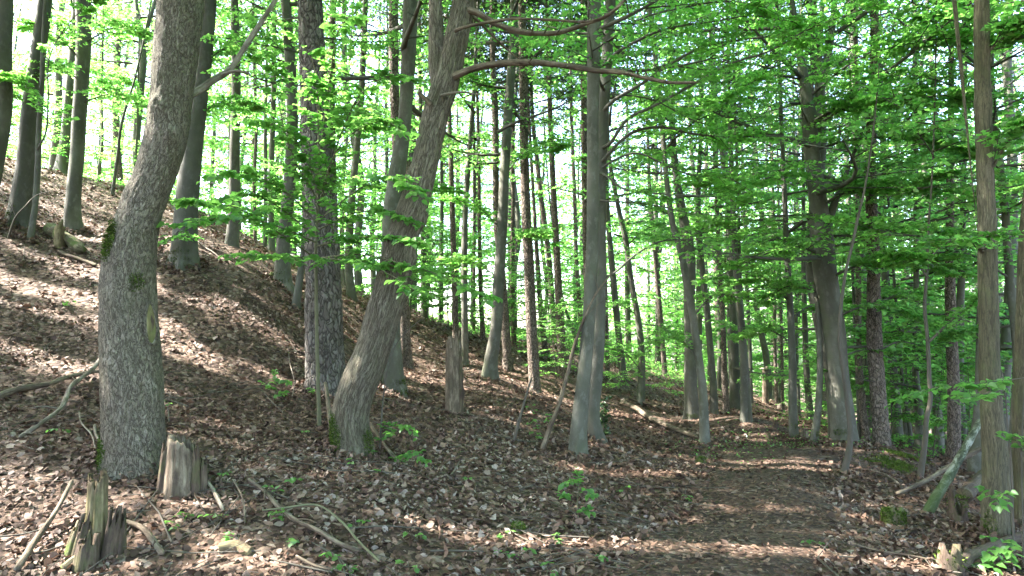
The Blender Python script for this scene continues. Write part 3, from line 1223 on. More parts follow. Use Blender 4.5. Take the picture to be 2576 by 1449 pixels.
# sun patches that the photograph shows on the ground
for g in [(300, 690, .10, 1.0), (160, 800, .09, 1.2), (520, 760, .09, 1.0), (560, 900, .07, .8), (80, 900, .10, 1.0), (1120, 900, .12, 1.0), (1300, 1010, .08, 1.0), (1660, 1140, .09, 1.0), (1720, 1020, .2, 1.6), (1850, 1040, .2, 1.6), (90, 1330, .16, .75), (230, 1250, .10, .6), (40, 1210, .10, .7), (150, 1420, .12, .7), (480, 1330, .07, .5), (640, 1425, .10, .5), (620, 1380, .06, .35),
          (1820, 1388, .16, 2.0), (2040, 1414, .12, 1.5), (1600, 1385, .07, .9), (1150, 985, .16, 1.3), (1210, 1030, .10, 1.0), (1065, 950, .12, .9),
          (1590, 1190, .09, .8), (1700, 1240, .06, .5), (2000, 1160, .20, .8), (1960, 1185, .1, .9), (2100, 1290, .05, .5), (2150, 1365, .06, .7),
          (110, 520, .14, 1.2), (250, 610, .16, 1.2), (60, 720, .16, 1.3), (560, 640, .16, 1.2), (700, 745, .14, 1.2), (620, 800, .12, .9), (340, 540, .12, 1.0),
          (1000, 860, .14, 1.2), (2120, 1132, .14, .7), (1450, 1180, .05, .4), (1330, 1350, .05, .5), (1080, 1230, .05, .5), (2380, 1250, .06, .5), (900, 800, .1, .9),
          (400, 1420, .08, .5)]:
    hill = g[0] < 1300 and g[1] < 1100
    gap(g[0], g[1], g[2] * (2.0 if hill else 1.8), g[3] * (1.8 if hill else 1.3))
rgg = np.random.default_rng(8)
for i in range(60):
    yy = 5.0 + 12 * rgg.random()
    xx = (rgg.random() * 2 - 1) * .76 * yy
    GAPS.append((np.array([xx, yy, float(H(xx, yy))]), rgg.uniform(.05, .16), rgg.uniform(.25, .9)))
_ng = len(GAPS)
# shafts that reach stems: the lit flanks of the leaning tree, the double tree and others
for (px, py, d, wy, wx) in [(1085, 360, 7.2, .05, .35), (1060, 450, 7.2, .05, .3), (1130, 120, 7.2, .07, .5), (880, 1060, 7.2, .05, .35), (1030, 560, 7.2, .04, .25),
                            (2490, 850, 6.2, .06, .5), (2495, 950, 6.2, .05, .4), (2470, 430, 6.2, .06, .5), (2575, 1100, 6.8, .08, .6), (2085, 850, 12.6, .1, .6),
                            (1470, 1060, 8.6, .05, .4), (1478, 900, 8.6, .06, .4), (1240, 880, 14, .1, .7), (180, 560, 13, .1, .6), (2205, 850, 11.8, .08, .5), (2392, 880, 12.5, .1, .5),
                            (520, 520, 6.1, .13, .5), (640, 540, 6.4, .13, .6), (760, 470, 6.9, .12, .4), (900, 610, 6.4, .13, .6), (1020, 600, 6.3, .12, .4), (980, 460, 6.5, .12, .4), (900, 250, 6.8, .12, .4), (1000, 300, 6.8, .12, .4), (790, 200, 7.0, .12, .4), (870, 40, 6.8, .15, .5), (720, 80, 7.0, .15, .5), (1150, 710, 6.0, .15, .4), (2160, 400, 9.0, .08, .5)]:
    GAPS.append((at(px, py, d), wy, wx))

# ------------------------------------------------------------------ the trees, nearest first
T = add_tree
T('crooked', 'broadleaf', 'fine', [(338, 1172, 150), (338, 1100, 138), (338, 950, 138), (333, 800, 128), (333, 700, 122), (338, 640, 116), (356, 560, 104), (386, 480, 99), (411, 400, 100), (425, 340, 100), (437, 250, 98), (446, 150, 106), (457, 50, 108), (461, 0, 112)],
  5.8, 'crooked grey trunk with an oval pruning scar and moss, beside the hollow stump', top_h=16, c0=6.5, seg=110, fur=(.006, 34, 11), flare=.16, flare_h=.12,
  bumps=[(3.5, -.1, .045, .08), (3.25, .75, .04, .06), (2.7, -1.0, .02, .1)], lump=.035, amp=.3, cr=3.6)
T('leaning', 'broadleaf', 'furrow', [(888, 1140, 98), (880, 1050, 92), (908, 950, 96), (930, 900, 92), (962, 800, 90), (990, 700, 86), (1012, 600, 82), (1046, 500, 74), (1072, 400, 68), (1092, 300, 68), (1118, 210, 70), (1143, 110, 66), (1166, 0, 60)],
  7.2, 'thick leaning tree with a mossy foot, forking high up where bare boughs leave', top_h=15, c0=6.5, seg=84, fur=(.006, 26, 4.5), flare=.12, flare_h=.15,
  bumps=[(3.05, 1.5, .05, .09), (2.55, 1.55, .045, .08), (1.2, .2, .02, .07), (3.5, -.9, .03, .07), (2.2, 1.3, .03, .08)], lump=.05, amp=.2,
  forks=[[(1108, 260, 40), (1103, 205, 42), (1098, 160, 44), (1097, 90, 40), (1094, 0, 34)]])
T('bigpine', 'pine', 'pine_plate', [(822, 990, 102), (815, 850, 92), (812, 700, 86), (803, 500, 82), (797, 350, 77), (788, 180, 68), (780, 0, 59)],
  9.4, 'stout pine with deeply cracked plated bark, behind the leaning tree', top_h=18, seg=72, fur=(.016, 15, 5), flare=.22, flare_h=.2, lump=.04, amp=.1)
T('twinfront', 'beech', 'beech', [(1453, 1150, 62), (1456, 1085, 43), (1464, 1000, 37), (1474, 900, 34), (1482, 800, 32), (1487, 700, 31), (1490, 600, 31), (1491, 450, 30), (1491, 300, 30), (1493, 150, 34), (1495, 0, 36)],
  8.6, 'smooth grey beech stem, front one of the touching pair by the bank', 'touching pair of beeches', seg=30, flare=.42, flare_h=.10, amp=.15, c0=5.5, cr=4.0)
T('twinback', 'beech', 'beech', [(1505, 1108, 60), (1494, 1050, 31), (1500, 950, 31), (1507, 850, 29), (1511, 700, 27), (1511, 560, 28), (1511, 430, 30), (1518, 300, 29), (1527, 150, 28), (1536, 0, 28)],
  9.0, 'smooth grey beech stem with splayed roots, rear one of the touching pair', 'touching pair of beeches', seg=28, flare=.7, flare_h=.14, amp=.15, c0=5.0, cr=4.2)
T('rightlit', 'broadleaf', 'rough', [(2506, 1358, 70), (2504, 1280, 56), (2502, 1180, 50), (2498, 1080, 48), (2490, 950, 46), (2487, 850, 44), (2482, 700, 42), (2478, 560, 40), (2474, 480, 38), (2470, 350, 37), (2468, 200, 36), (2468, 0, 33)],
  6.1, 'sun-striped yellowish trunk with a swollen double foot by the bottom log', top_h=14, c0=6.0, seg=60, fur=(.004, 24, 5), flare=.25, flare_h=.12, amp=.15, cr=3.4,
  bumps=[(1.3, .3, .015, .05), (4.3, -.6, .03, .08)], forks=[[(2538, 1395, 40), (2530, 1290, 30), (2524, 1190, 27), (2514, 1070, 24), (2500, 960, 14)]])
T('rightedge', 'broadleaf', 'rough', [(2580, 1335, 50), (2575, 1200, 44), (2570, 1050, 40), (2565, 900, 36), (2562, 750, 34), (2560, 600, 32), (2563, 480, 30), (2570, 350, 28), (2578, 200, 26)],
  6.8, 'blotchy trunk cut by the picture edge, beside the sun-striped double-footed trunk', seg=40, top_h=14, c0=6.0)
T('rightthin', 'broadleaf', 'beech', [(2546, 1235, 30), (2544, 1100, 24), (2543, 900, 22), (2540, 700, 20), (2531, 500, 18), (2516, 350, 17), (2505, 200, 15), (2498, 50, 14), (2495, 0, 13)],
  8.6, 'slender grey stem bowing behind the sun-striped double-footed trunk', c0=5.0, cr=2.6, top_h=13)
T('bigbeech', 'beech', 'beech', [(2127, 1122, 95), (2123, 1060, 57), (2117, 980, 50), (2110, 900, 49), (2100, 820, 51), (2085, 740, 53), (2072, 660, 56), (2068, 600, 54), (2060, 520, 44), (2048, 440, 40), (2040, 380, 38), (2033, 300, 36), (2020, 200, 24), (2004, 100, 18), (1990, 20, 15)],
  12.6, 'massive dark beech on the mound at the path bend, forking into many limbs', seg=44, flare=.22, flare_h=.16, c0=3.2, cr=5.0, amp=.3, limbs=30,
  forks=[[(2040, 330, 26), (2056, 250, 22), (2075, 170, 20), (2090, 90, 17), (2096, 0, 14)], [(2050, 440, 16), (2058, 300, 15), (2060, 150, 13), (2066, 0, 11)], [(2078, 590, 22), (2098, 515, 18), (2112, 480, 14), (2135, 420, 9), (2160, 350, 7)]],
  bumps=[(2.9, -.3, .05, .12), (2.2, .3, .04, .12)])
T('moundpine', 'pine', 'pine', [(2218, 1133, 50), (2217, 1080, 39), (2216, 980, 36), (2213, 860, 35), (2209, 750, 32), (2205, 650, 29), (2198, 520, 27), (2195, 400, 25), (2197, 250, 24), (2195, 100, 20), (2193, 0, 18)],
  11.8, 'shaggy scaly pine on the mound, next to the massive dark beech', seg=40, fur=(.012, 17, 7), flare=.2, lump=.05, top_h=17)
T('crookslim', 'broadleaf', 'twig', [(2122, 1206, 28), (2131, 1170, 16), (2137, 1140, 15), (2139, 1085, 13), (2133, 1035, 12), (2122, 945, 11), (2112, 870, 10), (2117, 760, 9), (2128, 690, 8), (2145, 620, 8), (2160, 550, 7), (2172, 500, 6)],
  8.6, 'thin sinuous young tree standing in front of the massive dark beech', name='young_tree', top_h=5.5, leafy='none', amp=.1)
T('crookdark', 'broadleaf', 'twig', [(2313, 1208, 22), (2318, 1160, 14), (2324, 1100, 13), (2325, 1050, 12), (2335, 1010, 11), (2334, 950, 10), (2337, 860, 9), (2335, 760, 8), (2342, 700, 7), (2352, 560, 6), (2360, 470, 5)],
  9.6, 'thin kinked dark young tree between the mound pine and the reddish pine', name='young_tree', top_h=8, c0=3.0, cr=1.6, limbs=12)
T('redpine', 'pine', 'pine', [(2398, 1168, 42), (2396, 1100, 30), (2392, 1000, 28), (2388, 880, 26), (2386, 760, 24), (2390, 650, 21), (2398, 520, 18), (2404, 400, 16), (2406, 250, 14)],
  12.5, 'reddish pine with dark lower bark behind the leaning birch', seg=26, top_h=16)
T('darkright', 'broadleaf', 'beech', [(2452, 1205, 44), (2452, 1130, 28), (2452, 1040, 18), (2447, 930, 14), (2448, 800, 13), (2452, 650, 12), (2457, 480, 10), (2462, 300, 9), (2466, 100, 8)],
  10.8, 'dark narrow trunk between the leaning birch and the sun-striped trunk', c0=4.0, cr=2.8)
T('behindred', 'beech', 'beech', [(2428, 1135, 28), (2418, 1000, 22), (2418, 800, 20), (2425, 650, 16)], 15, 'grey trunk half hidden behind the reddish pine', c0=3.5)

T('smoothbehind', 'beech', 'beech', [(992, 988, 72), (985, 900, 52), (983, 800, 46), (980, 650, 45), (985, 520, 46), (997, 420, 44), (1010, 330, 36), (1025, 180, 36), (1037, 0, 40)],
  11.5, 'smooth pale beech rising directly behind the leaning tree', seg=30, flare=.5, flare_h=.16, c0=5.0, cr=3.6)
T('pinebehind', 'pine', 'pine', [(1022, 925, 42), (1020, 850, 28), (1012, 650, 26), (1000, 400, 25), (990, 200, 24), (989, 0, 25)], 14.5, 'flaky-barked pine partly hidden behind the leaning tree', seg=22)
T('leftroot', 'beech', 'beech', [(465, 668, 78), (464, 600, 59), (470, 450, 52), (485, 300, 46), (505, 150, 40), (525, 0, 36)], 11.8,
  'dark beech with mossy root flare directly behind the crooked scarred trunk', seg=28, flare=.5, flare_h=.2, c0=6.0)
T('slopeslim', 'beech', 'beech', [(583, 613, 42), (590, 540, 30), (595, 400, 25), (592, 200, 23), (585, 0, 20)], 14.0, 'grey beech on the upper slope whose foot is veiled by lime leaves', c0=6.5)
T('clawroot', 'beech', 'beech', [(712, 722, 62), (711, 680, 42), (712, 630, 35), (728, 480, 31), (736, 350, 29), (733, 150, 27), (722, 0, 24)], 13.0,
  'pale beech with claw-like mossy roots on the slope above the plated pine', seg=24, flare=.75, flare_h=.16, lobes=4, c0=5.5)
T('slantstem', 'broadleaf', 'beech', [(744, 777, 27), (752, 710, 19), (760, 640, 14), (764, 560, 11), (768, 420, 10)], 11.6, 'short slanting grey stem close beside the plated pine', name='young_tree', top_h=9, c0=4.5, cr=2.0, limbs=12)
T('hill_a', 'beech', 'beech', [(45, 562, 66), (52, 500, 48), (62, 420, 43), (68, 320, 39), (78, 220, 37), (92, 100, 34), (105, 0, 32)], 12.3, 'thick ribbed beech with a wide mossy foot on the steep upper slope', seg=28, flare=.5, flare_h=.25, c0=6.0)
T('hill_thin', 'broadleaf', 'beech', [(76, 608, 17), (80, 520, 14), (82, 430, 14), (86, 300, 13), (95, 220, 12), (110, 110, 10), (122, 20, 9)], 11.8, 'thin pale stem standing just in front of the ribbed wide-footed beech', name='young_tree', top_h=10, c0=5, cr=2, limbs=12)
T('hill_b', 'beech', 'beech', [(183, 581, 46), (184, 540, 37), (188, 480, 33), (194, 400, 32), (199, 300, 33), (205, 200, 33), (210, 90, 35), (212, 0, 36)], 13.2, 'straight smooth beech with sunlit foot on the steep slope above the mossy log', seg=24, c0=5.5)
T('hill_crest', 'beech', 'beech', [(160, 433, 46), (163, 390, 27), (167, 330, 23), (174, 220, 22), (180, 100, 22), (186, 0, 22)], 18.5, 'pale sunlit beech with spreading roots right on the hill crest', flare=1.0, flare_h=.35, c0=5)
T('hill_edge', 'beech', 'beech', [(-42, 560, 60), (-22, 400, 46), (-5, 280, 42), (8, 150, 40), (20, 0, 40)], 11.0, 'smooth trunk slanting in over the picture edge beside the ribbed beech', c0=6)
T('fork_y', 'beech', 'beech', [(345, 452, 20), (350, 330, 18), (358, 200, 18), (362, 100, 17), (350, 40, 12), (343, 0, 11)], 21, 'beech forking like a letter Y behind the crest near the crooked trunk', c0=4, leafy='shared', forks=[[(361, 110, 12), (370, 60, 10), (384, 0, 9)]])
T('crest_small', 'broadleaf', 'beech', [(248, 446, 14), (249, 400, 9), (253, 350, 8), (256, 260, 6)], 20.5, 'small dark tree on the crest between two hill beeches', c0=2, top_h=9)
T('crest_sap1', 'broadleaf', 'beech', [(283, 487, 11), (290, 440, 8), (301, 390, 8), (312, 330, 7), (322, 280, 6), (336, 230, 5)], 18, 'thin slanting sapling below the crest left of the crooked trunk', name='young_tree', leafy='none', top_h=6)
T('crest_sap2', 'broadleaf', 'beech', [(337, 480, 8), (340, 400, 6), (343, 330, 6), (348, 240, 5)], 17.5, 'wiry upright sapling hard against the crooked trunk on the crest', name='young_tree', leafy='none', top_h=6)
T('behindcrook', 'broadleaf', 'beech', [(398, 470, 14), (398, 250, 11), (401, 100, 10), (404, 0, 10)], 23, 'dark distant stem seen just beside the crooked trunk top', c0=4)
T('pairL_a', 'beech', 'beech', [(683, 632, 20), (682, 480, 16), (682, 350, 15), (688, 150, 13), (690, 0, 12)], 20, 'thicker one of two stems standing close above the lime leaves', 'close pair above the lime leaves', c0=5)
T('pairL_b', 'beech', 'beech', [(667, 622, 12), (668, 450, 10), (665, 300, 9), (668, 180, 8)], 20.5, 'thinner one of two stems standing close above the lime leaves', 'close pair above the lime leaves', c0=5, cr=2)
T('redstem', 'pine', 'pine', [(642, 600, 11), (642, 450, 9), (642, 310, 9), (640, 150, 8)], 22, 'slim reddish pine stem between the veiled beech and the close pair', top_h=15)
T('behindpine', 'pine', 'pine', [(842, 760, 26), (836, 600, 21), (833, 300, 20), (833, 150, 18), (838, 0, 17)], 14.5, 'slim pine half hidden behind the stout plated pine')
T('grey10', 'beech', 'beech', [(884, 753, 36), (878, 700, 22), (886, 520, 19), (902, 330, 17), (914, 150, 16), (922, 0, 15)], 16, 'slim grey beech between the plated pine and the leaning tree', c0=5, leafy='shared')
T('mid14', 'beech', 'beech', [(1170, 919, 26), (1170, 850, 17), (1168, 690, 16), (1170, 540, 15), (1183, 340, 13), (1194, 200, 10), (1200, 100, 8)], 16, 'slim smooth beech just behind the broken snag post', c0=4.5)
T('mid15', 'pine', 'pine', [(1147, 858, 20), (1143, 700, 15), (1139, 560, 14), (1136, 440, 13), (1130, 300, 12)], 19, 'pine whose foot hides behind the broken snag post')
T('mid16', 'beech', 'beech', [(1107, 808, 14), (1110, 700, 10), (1112, 580, 9), (1112, 500, 8), (1110, 300, 8)], 23, 'thin dark trunk on the crest between leaning tree and snag', c0=3)
T('mid17', 'beech', 'beech', [(1067, 797, 20), (1066, 735, 16), (1063, 560, 14), (1060, 400, 12)], 24, 'dark trunk on the crest nearest the leaning tree', c0=3)
T('mid18', 'pine', 'pine', [(1192, 836, 11), (1192, 640, 8), (1193, 440, 8), (1190, 250, 7)], 26, 'very slim pine on the crest beside the smooth slim beech')
T('mid19', 'pine', 'pine', [(1215, 856, 20), (1210, 760, 12), (1206, 600, 10), (1205, 440, 9), (1200, 200, 8)], 25, 'slim pine beyond the slope, second behind the snag post')
T('mid20', 'beech', 'beech', [(1230, 948, 48), (1236, 900, 34), (1245, 850, 30), (1254, 718, 28), (1263, 580, 26), (1269, 440, 25), (1280, 250, 24), (1292, 80, 22), (1294, 0, 22)], 14, 'tall smooth beech leaning slightly, mid slope above the thin seedlings', seg=24, flare=.55, flare_h=.16, c0=4.5)
T('mid21', 'pine', 'pine', [(1277, 924, 44), (1270, 800, 22), (1262, 680, 19), (1250, 560, 18), (1247, 440, 17), (1246, 300, 18), (1241, 200, 16), (1238, 0, 13)], 16.5, 'dark pine crossing behind the tall smooth leaning beech', flare=.6)
T('mid23', 'pine', 'pine', [(1293, 865, 22), (1289, 760, 13), (1290, 580, 11), (1291, 440, 10), (1290, 250, 9)], 25, 'orange-lit distant pine past the tall smooth leaning beech')
T('mid24', 'pine', 'pine', [(1346, 986, 36), (1343, 930, 28), (1336, 800, 27), (1330, 650, 26), (1324, 550, 25), (1320, 440, 24), (1317, 250, 22), (1314, 100, 20), (1312, 0, 19)], 14.5, 'straight rough pine, thickest in the row of pines mid slope', seg=24, flare=.2)
T('mid25', 'pine', 'pine', [(1372, 895, 20), (1362, 800, 14), (1353, 680, 12), (1343, 520, 9), (1336, 400, 8)], 21.5, 'thin pine immediately beyond the thickest mid slope pine')
T('mid26', 'pine', 'pine', [(1400, 882, 20), (1392, 800, 15), (1383, 680, 14), (1372, 580, 14), (1360, 500, 13), (1352, 420, 12), (1340, 300, 10), (1334, 150, 9)], 21.5, 'curving pine that leans most in the mid slope row')
T('mid27', 'pine', 'pine', [(1417, 954, 30), (1413, 900, 24), (1406, 760, 20), (1400, 620, 18), (1393, 480, 16), (1387, 350, 14), (1382, 200, 12), (1377, 60, 10), (1375, 0, 10)], 17, 'tall straight pine second thickest in the mid slope row', flare=.25)
T('mid28', 'pine', 'pine', [(1464, 836, 15), (1456, 700, 12), (1450, 600, 10), (1444, 420, 10), (1440, 300, 9), (1435, 120, 8)], 26, 'slim far pine beside the touching beeches')
T('mid29', 'broadleaf', 'beech', [(1451, 838, 12), (1440, 780, 9), (1428, 745, 8), (1417, 710, 7), (1405, 640, 6)], 25, 'thin far tree leaning steeply towards the row of pines', c0=3, top_h=9)
T('mid31', 'pine', 'pine', [(1481, 965, 24), (1476, 640, 17), (1472, 450, 17), (1469, 200, 16), (1467, 0, 15)], 14, 'narrow dark pine hidden behind the touching pair of beeches')
T('mid32', 'pine', 'pine', [(1529, 958, 20), (1524, 800, 11), (1521, 700, 11), (1518, 600, 10)], 17, 'slim pine peeping past the rear stem of the touching beeches')
T('mid33', 'beech', 'beech', [(1568, 958, 24), (1562, 900, 19), (1555, 830, 17), (1545, 740, 17), (1537, 650, 15), (1530, 566, 13), (1526, 475, 12), (1524, 380, 10)], 18, 'bowed grey beech with foliage hiding its foot near the touching pair', c0=4)
T('mid34', 'beech', 'beech', [(1611, 1016, 30), (1613, 960, 19), (1611, 860, 17), (1603, 790, 16), (1592, 730, 15), (1580, 650, 14), (1570, 580, 14), (1560, 540, 13), (1548, 480, 11), (1535, 415, 10), (1528, 330, 9)], 17.5, 'bowed beech with a bright sunlit foot above the fallen log', flare=.6)
T('mid36', 'pine', 'pine', [(1672, 950, 15), (1665, 830, 13), (1655, 720, 12), (1645, 620, 12), (1638, 520, 11), (1634, 420, 9), (1628, 280, 8)], 23, 'slim rough pine between the bowed beech and the crossing pair')
T('mid37', 'beech', 'beech', [(1742, 1052, 46), (1738, 980, 33), (1737, 850, 28), (1735, 740, 28), (1737, 640, 28), (1728, 580, 27), (1714, 500, 22), (1703, 420, 18), (1695, 330, 16), (1688, 200, 14), (1685, 60, 12)], 15.5, 'dark beech with mossy sunlit foot, rear one of the crossing pair', 'crossing pair of beeches', leafy='own', c0=4, seg=22)
T('mid35', 'beech', 'beech', [(1774, 1127, 34), (1772, 1080, 25), (1768, 980, 21), (1757, 900, 20), (1741, 800, 19), (1722, 707, 18), (1706, 630, 17), (1690, 580, 15), (1677, 480, 14), (1669, 320, 13), (1654, 150, 12), (1636, 0, 11)], 12.2, 'slender smooth beech leaning across, front one of the crossing pair', 'crossing pair of beeches', c0=5, cr=2.6)
T('mid38', 'beech', 'beech', [(1797, 1048, 30), (1793, 980, 19), (1786, 900, 17), (1775, 760, 16), (1764, 640, 15), (1761, 500, 13), (1763, 350, 11), (1760, 200, 10)], 17, 'slim greenish beech just past the crossing pair', flare=.5)
T('mid39', 'pine', 'pine', [(1828, 1039, 22), (1824, 960, 16), (1818, 820, 13), (1809, 650, 11), (1800, 450, 10), (1793, 300, 9)], 19.5, 'slim dark scaly pine above the bend of the path')
T('mid40', 'beech', 'beech', [(1840, 1008, 14), (1834, 870, 11), (1829, 670, 10), (1826, 500, 9)], 24, 'thin brightly lit stem behind the slim scaly pine above the bend', c0=4)
T('mid41', 'beech', 'beech', [(1874, 1063, 32), (1871, 1000, 21), (1863, 900, 18), (1853, 780, 17), (1843, 650, 15), (1838, 520, 13), (1833, 400, 11), (1830, 250, 9)], 17, 'pale smooth beech, thicker of the close two above the path bend', 'close two beeches above the bend', flare=.5)
T('mid42', 'beech', 'beech', [(1887, 1064, 18), (1879, 950, 11), (1870, 850, 10), (1863, 760, 9), (1858, 650, 8)], 17.8, 'thin beech, slighter of the close two above the path bend', 'close two beeches above the bend', cr=2)
T('mid44', 'beech', 'beech', [(1997, 1103, 36), (1994, 1040, 21), (1991, 900, 18), (1986, 760, 16), (1980, 640, 15), (1976, 500, 13), (1972, 380, 11)], 15.3, 'straight dark beech with mossy foot right at the path bend', flare=.55, leafy='own', c0=3.5)
T('mid45', 'beech', 'beech', [(2046, 1119, 32), (2053, 1050, 18), (2057, 960, 16), (2055, 830, 14), (2049, 700, 12), (2046, 600, 10)], 14, 'curved pale beech with mossy foot close beside the massive dark beech', flare=.6, c0=4)
T('mid46', 'beech', 'beech', [(2040, 1059, 22), (2034, 950, 16), (2028, 820, 14), (2022, 700, 12), (2018, 560, 10)], 19, 'mottled trunk between the path bend beech and the curved pale beech')
T('mid47', 'beech', 'beech', [(2009, 1043, 13), (2007, 900, 10), (2003, 760, 9)], 22, 'thin trunk half hidden behind the straight beech at the bend')
T('mid51a', 'pine', 'pine', [(2179, 1113, 26), (2172, 1000, 18), (2166, 880, 16), (2160, 740, 14)], 16, 'pine in the gap between massive beech and mound pine', 'two stems in the mound gap')
T('mid51b', 'beech', 'beech', [(2163, 1109, 14), (2159, 1000, 10), (2156, 880, 9)], 16, 'thin grey stem in the gap between massive beech and mound pine', 'two stems in the mound gap', leafy='none', top_h=6)
T('mid52', 'beech', 'beech', [(2311, 1130, 28), (2313, 1050, 19), (2313, 930, 16), (2312, 800, 14)], 19, 'olive trunk standing in the bright valley beyond the mound pine', leafy='low')
T('mid52b', 'beech', 'beech', [(2292, 1119, 14), (2289, 1050, 10), (2281, 980, 9), (2274, 900, 8)], 23, 'thin leaning trunk in the bright valley below the mound', leafy='low')
T('far43a', 'pine', 'pine', [(1954, 1020, 12), (1952, 900, 9), (1950, 760, 8)], 25, 'slim trunk behind the cut stumps on the far bank', 'slim pair on the far bank')
T('far43b', 'pine', 'pine', [(1969, 1018, 11), (1967, 900, 8), (1964, 760, 7)], 26, 'slimmest trunk next to the straight bend beech on the far bank', 'slim pair on the far bank')
T('far43c', 'beech', 'beech', [(1889, 995, 12), (1888, 880, 10), (1884, 760, 9)], 26, 'small trunk behind the close two beeches above the bend')
T('far43d', 'beech', 'beech', [(1808, 962, 14), (1808, 850, 11), (1805, 720, 10)], 27, 'grey trunk far behind the slim scaly pine above the bend')
print('named trees', len(TREES), round(time.perf_counter() - T_START, 1))

# trees standing outside the picture whose crowns shade it
for i, (x, y, hh) in enumerate([(-9.3, 7.2, 17), (-13.5, 9.6, 18), (-12.5, 4.0, 17), (-17, 8.5, 18), (-7.2, 1.2, 16), (-10, -1.5, 17), (-17.5, 3.0, 18), (-14, -1, 18), (-19, 13.5, 18), (-22, 8, 18),
                                (-5.5, 3.2, 15), (7.6, 4.5, 16), (9.5, 7.2, 17), (7, .5, 16), (2.6, -4.5, 17), (-3.5, -4, 17), (12.5, 10, 18), (5.6, 1.8, 15)]):
    rg = np.random.default_rng(300 + i)
    base = np.array([x, y, float(H(x, y))])
    root = empty('beech_tree', base, 'tall beech standing beside the slope just outside the picture', 'tree', 'beeches round the viewpoint')
    lean = rg.normal(0, .4, 2)
    P = np.array([base + [lean[0] * f + (rg.normal(0, .1) if 0 < f < 1 else 0), lean[1] * f, f * hh - (.3 if f == 0 else 0)] for f in np.linspace(0, 1, 7)])
    R = np.linspace(.19, .04, 7)
    mbt = MB()
    t = trunk_mesh(mbt, P, R, 12, 20, 6, 8, 200 + i, .5, .18)
    mbt.build('trunk', M['beech'], root, base, bark=True)
    ax = axis_of(t, base)
    lv, lm = crown(rg, ax, 5.2, hh, 4.3, 27, 8, 6, 11, .105, .6, (4, 60), lod_of, carve, .055)
    part('foliage', leaf_mesh(rg, lv, 'foliage', M['leaf'], base), root, 'stuff')
    lm.build('limbs', M['beech'], root, base, bark=True)

# slim trees deep in the wood: copies of a few
TM = []
for i in range(5):
    rg = np.random.default_rng(500 + i)
    P = np.array([[rg.normal(0, .10) + .02 * k, rg.normal(0, .10), h] for k, h in enumerate((-.4, 1.5, 4, 7, 10, 13, 17))])
    P[0, :2] = P[1, :2] * .3
    R = np.array([.15, .14, .125, .11, .09, .07, .03]) * (1 if i < 3 else 1.15)
    mbt = MB()
    trunk_mesh(mbt, P, R, 10, 26, 4, 12, 40 + i, .6, .2, lump=.05)
    me = mbt.mesh('trunk', bark=True)
    me.materials.append(M['beech' if i < 3 else 'pine'])
    TM.append(me)
rg = np.random.default_rng(77)
placed = [tuple(t.base[:2]) for t in TREES.values()]
count = 0
tries = 0
while count < 300 and tries < 16000:
    tries += 1
    y = 19 + 62 * rg.random() ** .8
    u = rg.uniform(-1.02, 1.02)
    if count >= 150 and count < 185:
        y, u = rg.uniform(14.5, 30), rg.uniform(.58, 1.05)
    elif count >= 265:
        y, u = rg.uniform(22, 40), rg.uniform(-.98, -.1)
    elif count >= 215:
        y, u = rg.uniform(30, 58), rg.uniform(0, .75)
    elif count >= 185:
        y, u = rg.uniform(27, 42), rg.uniform(-.42, .5)
    x = u * y * .82
    right = u > .25
    if y < 24 and abs(u) < .95 and u <= .25:
        continue
    if u <= .25 and y < 26 and rg.random() < .6:
        continue
    if right and y > 60:
        continue
    if u < .25 and y > 42 and count < 215:
        continue
    if -3 < x < 10 and 22 < y < 31:
        continue
    if abs(x / y * F) > 1330:
        continue
    if u < -.1 and rg.random() < .2:
        continue
    if min((x - a) ** 2 + (y - b) ** 2 for a, b in placed) < 2.0 ** 2:
        continue
    placed.append((x, y))
    z = float(H(x, y))
    pine = rg.random() < .15 and count < 150
    root = empty('pine_tree' if pine else 'beech_tree', (x, y, z - .05), 'slim straight pine far off in the bright green depth of the wood' if pine else 'slim leafy beech far off in the bright green depth of the wood', 'tree',
                 'distant pines deep in the wood' if pine else 'distant beeches deep in the wood')
    root.rotation_euler = (rg.normal(0, .02), rg.normal(0, .025), rg.uniform(0, 6.28))
    s = rg.uniform(.85, 1.2)
    root.scale = (s, s, s)
    part('trunk', TM[3 + count % 2] if pine else TM[count % 3], root)
    vs = VARIANTS['pine'] if pine else VARIANTS['low' if (right or rg.random() < .45) else 'beech']
    for (nm, me, kd) in vs[count % len(vs)]:
        part(nm, me, root, kd)
    count += 1
print('distant', count, round(time.perf_counter() - T_START, 1))
# ------------------------------------------------------------------ boughs that can be told apart
TR = TREES
cr_, ln_, tb, bb = TR['crooked'], TR['leaning'], TR['twinback'], TR['bigbeech']
d = cr_.d
tree_branch(cr_, [(470, 246), (493, 232), (540, 200), (570, 182), (620, 112), (660, 52), (700, -10), (760, -110)], d, d + .9, .040, .018, 'dead_pale', label='bare bleached dead branch rising to the side')
tree_branch(cr_, [(560, 190), (585, 180), (608, 180), (630, 187)], d + .25, d + .1, .022, .008, 'dead_pale', name='broken_branch')
d = ln_.d
tree_branch(ln_, [(1120, 205), (1155, 186), (1200, 170), (1260, 160), (1340, 157), (1420, 165), (1500, 178), (1570, 183), (1620, 195), (1690, 208), (1758, 207)], d, d - .8, .052, .014, 'dead', label='long bare bough reaching sideways, bleached towards its tip')
tree_branch(ln_, [(1160, 22), (1195, 30), (1240, 56), (1288, 75), (1338, 83), (1413, 80), (1473, 60), (1530, 38), (1575, -5), (1620, -60)], d, d - .5, .045, .016, 'dead', label='thin bare bough sagging then rising')
tree_branch(ln_, [(1145, 78), (1164, 70), (1230, 56), (1288, 48), (1388, 50), (1488, 52), (1528, 38), (1568, 8)], d - .2, d - .9, .020, .010, 'dead')
